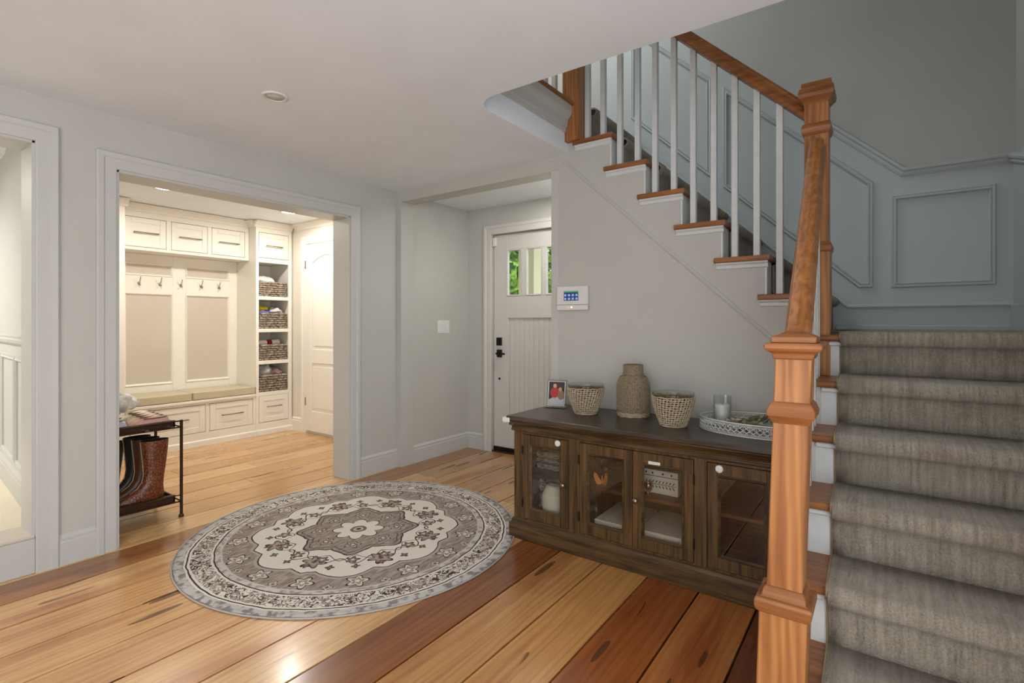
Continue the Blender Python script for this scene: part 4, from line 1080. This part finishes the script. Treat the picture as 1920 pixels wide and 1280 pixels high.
lump('folded_cloth', 'bright yellow cloth in the second wicker basket', 'cloth', (xc - .03, 3.11, b2[4] + .05), (.12, .09, .035), (240, 214, 40), 12)
lump('folded_cloth', 'periwinkle blue cloth in the second wicker basket', 'cloth', (xc + .06, 3.10, b2[4] + .002), (.10, .085, .026), (112, 122, 196), 13)
lump('folded_cloth', 'pale grey cloth at the right of the second wicker basket', 'cloth', (xc + .03, 3.27, b2[4] + .02), (.13, .085, .04), (222, 220, 222), 14)
tv = thing('rolled_towel', 'white rolled towel with a dark red band on the third basket', 'towel', (xc, 3.19, b3[4]))
m = MB().cyl((xc + .05, 3.065, b3[4] + .012), (xc + .05, 3.32, b3[4] + .02), .034, 16); m.build('roll', fabric('towel_white', (224, 214, 204), (240, 234, 226), 120), tv)
MB().cyl((xc + .05, 3.165, b3[4] + .0152), (xc + .05, 3.225, b3[4] + .0171), .0355, 16).build('band', fabric('towel_red', (120, 34, 44), (150, 50, 60), 120), tv)
lump('plastic_bag', 'translucent plastic bag in the lowest wicker basket', 'bag', (xc + .03, 3.15, b4[4] + .03), (.11, .085, .075), (214, 216, 216), 15)
lump('folded_cloth', 'pink cloth at the right of the lowest wicker basket', 'cloth', (xc + .02, 3.29, b4[4] + .015), (.10, .055, .045), (220, 180, 178), 16)
# interior door on the end wall
mdx0, mdx1, mdz = -5.355, -4.60, 2.145; dy = MY1 - .012
md = struct('door_2', MB().box(mdx0, mdx1, dy, dy + .012, .03, mdz).box(mdx0, mdx0 + .115, dy - .01, dy, .03, mdz).box(mdx1 - .115, mdx1, dy - .01, dy, .03, mdz).box(mdx0 + .115, mdx1 - .115, dy - .01, dy, .03, .26).box(mdx0 + .115, mdx1 - .115, dy - .01, dy, .80, .96)
            .prism([(mdx0 + .115, mdz), (mdx0 + .115, 1.93)] + [(mdx0 + .115 + (mdx1 - mdx0 - .23) * i / 12, 1.93 + .075 * math.sin(PI * i / 12)) for i in range(1, 12)] + [(mdx1 - .115, 1.93), (mdx1 - .115, mdz)], 'y', dy - .01, dy), MUDC, .004)
MB().box(mdx0 + .15, mdx1 - .15, dy - .007, dy, .295, .765).build('panel', MUDC, md, .006); MB().box(mdx0 + .15, mdx1 - .15, dy - .007, dy, .995, 1.89).build('panel', MUDC, md, .006)
for z in (.36, 1.92): MB().cyl((mdx0 - .004, dy - .012, z - .045), (mdx0 - .004, dy - .012, z + .045), .007, 8).build('hinge', NICKEL, md)
casing('trim_24', [(mdx1 + .01, MY1, 0), (mdx1 + .01, MY1, mdz + .012), (mdx0 - .012, MY1, mdz + .012), (mdx0 - .012, MY1, 0)][::-1], N_, MUDC)
baseboard('baseboard_mudroom_end', [(FX, MY1, 0), (mdx0 - .104, MY1, 0)], N_, MUDC)
struct('trim_25', MB().sweep([(FX + .06, MY1, 2.33), (-3.66, MY1, 2.33)], [(b, a) for a, b in CROWN], N_), MUDC)
# recessed downlights
for i, (lx, ly) in enumerate(MUD_LIGHTS):
    t = thing('recessed_downlight', ['lit recessed ceiling light nearer the hall corner of the mudroom, left', 'lit recessed ceiling light in the mudroom, near the shelf tower'][i], 'light', (lx, ly, 2.40))
    MB().lathe([(.095, 0), (.095, -.006), (.075, -.008), (.075, 0)], (lx, ly, 2.40), 32).build('trim_ring', WHITEP, t)
    MB().lathe([(.074, -.001), (.074, -.005), (0, -.005)], (lx, ly, 2.40), 32).build('lens', WARM_LAMP, t)

# ------------------------------------------------------------------ shoe rack with boots and shoes
RX1, RX0, RY1, RY0 = -3.69, -4.10, 1.455, .955
rk = thing('shoe_rack', 'two-tier bronze metal shoe rack just inside the mudroom opening', 'shoe rack', ((RX0 + RX1) / 2, (RY0 + RY1) / 2, 0))
for x in (RX0, RX1):
    for y in (RY0, RY1):
        m = MB(); m.box(x - .007, x + .007, y - .007, y + .007, .02, .625); m.lathe([(.016, 0), (.014, .01), (.008, .024)], (x, y, 0), 10); m.build('leg', BRONZE, rk)
def tier(z):
    s = .022
    m = MB(); x0, x1, y0, y1 = RX0 + .022, RX1 - .014, RY0 + .02, RY1 - .03
    m.box(x0, x1, y0, y1, z, z + .006); m.box(x1 - .012, x1, y0, y1, z, z + .045); m.box(x0, x0 + .012, y0, y1, z, z + .045); m.box(x0, x1, y0, y0 + .012, z, z + .045); m.box(x0, x1, y1 - .012, y1, z, z + .045)
    m.box(x1 - .02, x1 + .006, y0, y1, z + .04, z + .05)
    t = m.build('tray', BRONZE, rk, .002)
    m = MB()
    for x in (RX0, RX1): m.tube([(x, RY0, z + .004), (x, RY1, z + .004)], .0045, 6); m.tube([(x, RY0, z + .045), (x, RY1, z + .045)], .0035, 6)
    for y in (RY0, RY1): m.tube([(RX0, y, z + .004), (RX1, y, z + .004)], .0045, 6)
    m.build('rail', BRONZE, rk)
    return t
tier(.095); t2 = tier(.575)
for y in (1.10, 1.26, 1.40): MB().cyl((RX1 - .012, y, .585), (RX1 + .014, y, .585), .010, 10).build('clamp', CHROME, rk)
def ringpts(c, u, v, a, b, n=16): return [c + u * (a * math.cos(2 * PI * k / n)) + v * (b * math.sin(2 * PI * k / n)) for k in range(n)]
def boot(label, x, y, z, mats, H=.405):
    up, so_, li = mats
    t = thing('tall_boot', label, 'boot', (x, y, z), None)
    sl = [(.014, .046, -.222, .040), (.03, .052, -.232, .044), (.05, .054, -.222, .045), (.07, .053, -.185, .044), (.09, .050, -.135, .043), (.115, .047, -.095, .042), (.15, .049, -.07, .042), (.20, .055, -.062, .045), (.27, .064, -.066, .051), (.34, .071, -.073, .056), (H, .076, -.079, .058)]
    rings = []
    for zz_, yb_, yf_, hw in sl:
        r_ = []
        for k in range(20):
            a = 2 * PI * k / 20; c_, s_ = math.cos(a), math.sin(a)
            yy_ = (yb_ + yf_) / 2 + (yb_ - yf_) / 2 * s_; long_ = (yb_ - yf_) > .17
            w_ = .84 * hw * (abs(c_) ** .8) * (1 if c_ > 0 else -1) * ((1.0 - .12 * (s_ < 0) * abs(s_)) if long_ else 1)
            r_.append(Vector((x + w_, y + yy_, z + zz_)))
        rings.append(r_)
    m = MB().loft(rings, 0, False); m.add(rings[0], [tuple(range(20))])
    top = rings[-1]; cen = Vector((x, y - .002, z + H)); ins = [cen + (q - cen) * .92 for q in top]; dn = [cen + (q - cen) * .78 - Vector((0, 0, .07)) for q in top]
    m.loft([top, ins, dn], 1, False); m.add(dn, [tuple(range(20))], 1)
    m.build('upper', [up, li], t)
    o_ = []
    for k in range(28):
        a = 2 * PI * k / 28; s_, c_ = math.sin(a), math.cos(a); w_ = .045 - .008 * (s_ > .2); o_.append((x + w_ * c_, y - .088 + .145 * s_))
    m = MB().prism(o_, 'z', z + .008, z + .018); m.prism([(px_, py_) for px_, py_ in o_ if py_ > y + .0] , 'z', z, z + .01); m.prism([(px_, py_) for px_, py_ in o_ if py_ < y - .09], 'z', z, z + .01); m.build('sole', so_, t, .002)
    MB().tube([(x, y + q[2] - .001, z + q[0]) for q in sl[4:]], .003, 5).build('piping', plain('boot_piping', (196, 170, 128), .5), t)
    return t
CROC = M('croc_leather', .25, .5); vv = CROC.coord('Object', (1, 1, .7)); cv = CROC.voro(vv, 70, 'DISTANCE_TO_EDGE'); CROC.set('Base Color', CROC.mix(cv.sm(.0, .2), (84, 42, 22), (128, 70, 40))); CROC.bump(cv.sm(0, .3), .0015, .5); CROC = CROC.mat
BRN = plain('brown_leather', (96, 50, 28), .35, var=.1); BLK = plain('black_rubber', (34, 32, 28), .35); OLV = plain('olive_rubber', (72, 66, 40), .4); LIN = plain('boot_lining', (26, 22, 20), .9); SOL = plain('boot_sole', (46, 30, 20), .7)
zt = .1015
boot('brown reptile-grain tall boot at the front of the shoe rack', -3.775, 1.335, zt, (CROC, SOL, LIN))
boot('plain brown tall boot behind the reptile-grain boot', -3.875, 1.32, zt, (BRN, SOL, LIN))
boot('black tall boot behind the brown boots on the rack', -3.975, 1.305, zt, (BLK, BLK, LIN))
boot('olive tall rubber boot at the back of the shoe rack', -4.04, 1.18, zt, (OLV, BLK, LIN), .38)
def sandal(label, x, y, z, col, ang, L=.24, strap=3, kind='sandal'):
    t = bpy.data.objects.new(kind, None); C.objects.link(t); t.location = (x, y, z); t.rotation_euler = (0, 0, ang); t['label'] = label; t['category'] = 'shoe'; t['group'] = 'shoes on the rack'
    WLOC[t.name] = Vector((0, 0, 0))
    mt = plain('shoe_' + kind, col, .5); sl = plain('shoe_sole', tuple(q * .85 for q in col), .6)
    o_ = []
    for k in range(24):
        a = 2 * PI * k / 24; s_, c_ = math.sin(a), math.cos(a); w_ = .036 + .008 * max(0, -s_) - .006 * (abs(s_) < .3); o_.append((w_ * c_, L / 2 * s_))
    MB().prism(o_, 'z', 0, .016).build('sole', sl, t, .003)
    if kind == 'sandal':
        for i in range(strap):
            yy_ = -L * .3 + i * L * .2; h = .03 + .012 * i
            m = MB(); n = 10; vs = []; fs = []
            for k in range(n + 1):
                a = PI * k / n
                for w_ in (-.009, .009): vs.append((.037 * math.cos(a), yy_ + w_ + .01 * math.sin(a), .012 + h * math.sin(a)))
                for w_ in (-.009, .009): vs.append((.034 * math.cos(a), yy_ + w_ + .01 * math.sin(a), .010 + h * math.sin(a)))
            for k in range(n):
                b = k * 4
                fs += [(b, b + 1, b + 5, b + 4), (b + 2, b + 6, b + 7, b + 3), (b, b + 4, b + 6, b + 2), (b + 1, b + 3, b + 7, b + 5)]
            m.add(vs, fs, 0, True); m.build('strap', mt, t)
    else:
        rings = []
        for yy_, w_, h in ((-L / 2 + .006, .012, .012), (-L / 2 + .03, .03, .03), (-L * .25, .038, .045), (-L * .05, .034, .062), (L * .12, .032, .07), (L * .3, .031, .062), (L / 2 - .012, .024, .056), (L / 2 - .004, .012, .03)):
            rings.append([Vector((w_ * math.cos(PI * k / 10), yy_, .014 + h * math.sin(PI * k / 10) ** .7)) for k in range(11)])
        MB().loft(rings, 0, True).build('upper', mt, t)
        if kind == 'flat_shoe':
            MB().lathe([(.0255, .0), (.029, .005), (.0255, .009), (.021, .004), (0, .0)], (0, L * .12, .066), 16, sy=2.4).build('collar', plain('shoe_lining', (120, 96, 78), .8), t); return t
        MB().lathe([(.026, .0), (.028, .006), (.02, .008), (0, .004)], (0, L * .2, .074), 14, sy=1.6).build('collar', plain('shoe_lining', (170, 156, 140), .8), t)
        m = MB()
        for i in range(4): yy_ = -L * .2 + i * .022; m.tube([(-.022, yy_, .052 + .007 * i), (0, yy_ - .004, .062 + .007 * i), (.022, yy_, .052 + .007 * i)], .003, 5)
        m.build('lace', plain('lace', (236, 232, 226), .8), t)
    return t
tz = .5815
row = [((214, 166, 152), 'pink flat shoe at the near end of the row along the right rack edge'), ((226, 186, 166), 'blush flat shoe second from the near end of the row on the rack'), ((230, 206, 178), 'sand coloured flat shoe in the middle of the row on the rack'),
       ((236, 222, 198), 'cream flat shoe fourth from the near end of the row on the rack'), ((240, 232, 214), 'ivory flat shoe at the far end of the row along the right rack edge')]
for i, (c_, lb) in enumerate(row): sandal(lb, -3.752 - .076 * i, 1.305 + .004 * i, tz, c_, .06, .215, 3, 'flat_shoe')
for c_, lb, x, y, dz, an in (((206, 210, 220), 'pale grey-blue sneaker at the front of the rack top', -3.765, 1.075, 0, -.05), ((228, 200, 196), 'pale pink sneaker behind the grey-blue sneaker on the rack top', -3.86, 1.08, 0, .05),
                             ((240, 236, 228), 'white sneaker in the middle of the rack top', -3.955, 1.08, 0, .0), ((236, 230, 218), 'off-white sneaker at the back of the rack top', -4.045, 1.08, 0, .05)):
    sandal(lb, x, y, tz + dz, c_, an, .215, 3, 'sneaker')
sandal('white strappy sandal lying on top of the sneakers at the back of the rack', -3.93, 1.12, tz + .086, (240, 236, 230), .5, .21, 3, 'sandal')
sandal('cream strappy sandal lying across the rearmost sneaker on the rack', -4.045, 1.07, tz + .086, (234, 222, 204), .1, .2, 3, 'sandal')
s1 = sandal('dark grey strappy sandal beside the boots on the lower tier', -3.90, 1.385, zt, (58, 60, 58), PI / 2 + .3, .2, 3, 'sandal')
lump('folded_cloth', 'crumpled white scarf heaped on the shoes at the back left of the rack', 'cloth', (-4.02, 1.215, .735), (.07, .10, .055), (252, 248, 240), 22)

# ------------------------------------------------------------------ groups of repeats
GROUPS = {'wicker_basket': 'wicker baskets on the shelf tower', 'tall_boot': 'tall boots on the shoe rack', 'woven_pot': 'woven glass pots on the cabinet',
          'pillar_candle': 'pillar candles on the tray', 'bench_cushion': 'cushions on the storage bench', 'flat_box': 'white boxes in the cabinet',
          'leafy_tree': 'trees outside the front door', 'folded_blanket': 'blankets in the cabinet', 'folded_cloth': 'loose cloths in the mudroom',
          'plastic_bag': 'bags in the wicker baskets', 'recessed_downlight': 'recessed ceiling lights', 'stair_runner': 'stair carpet runners'}
for o in list(C.objects):
    k = o.name.split('.')[0]
    if o.parent is None and k in GROUPS: o['group'] = GROUPS[k]
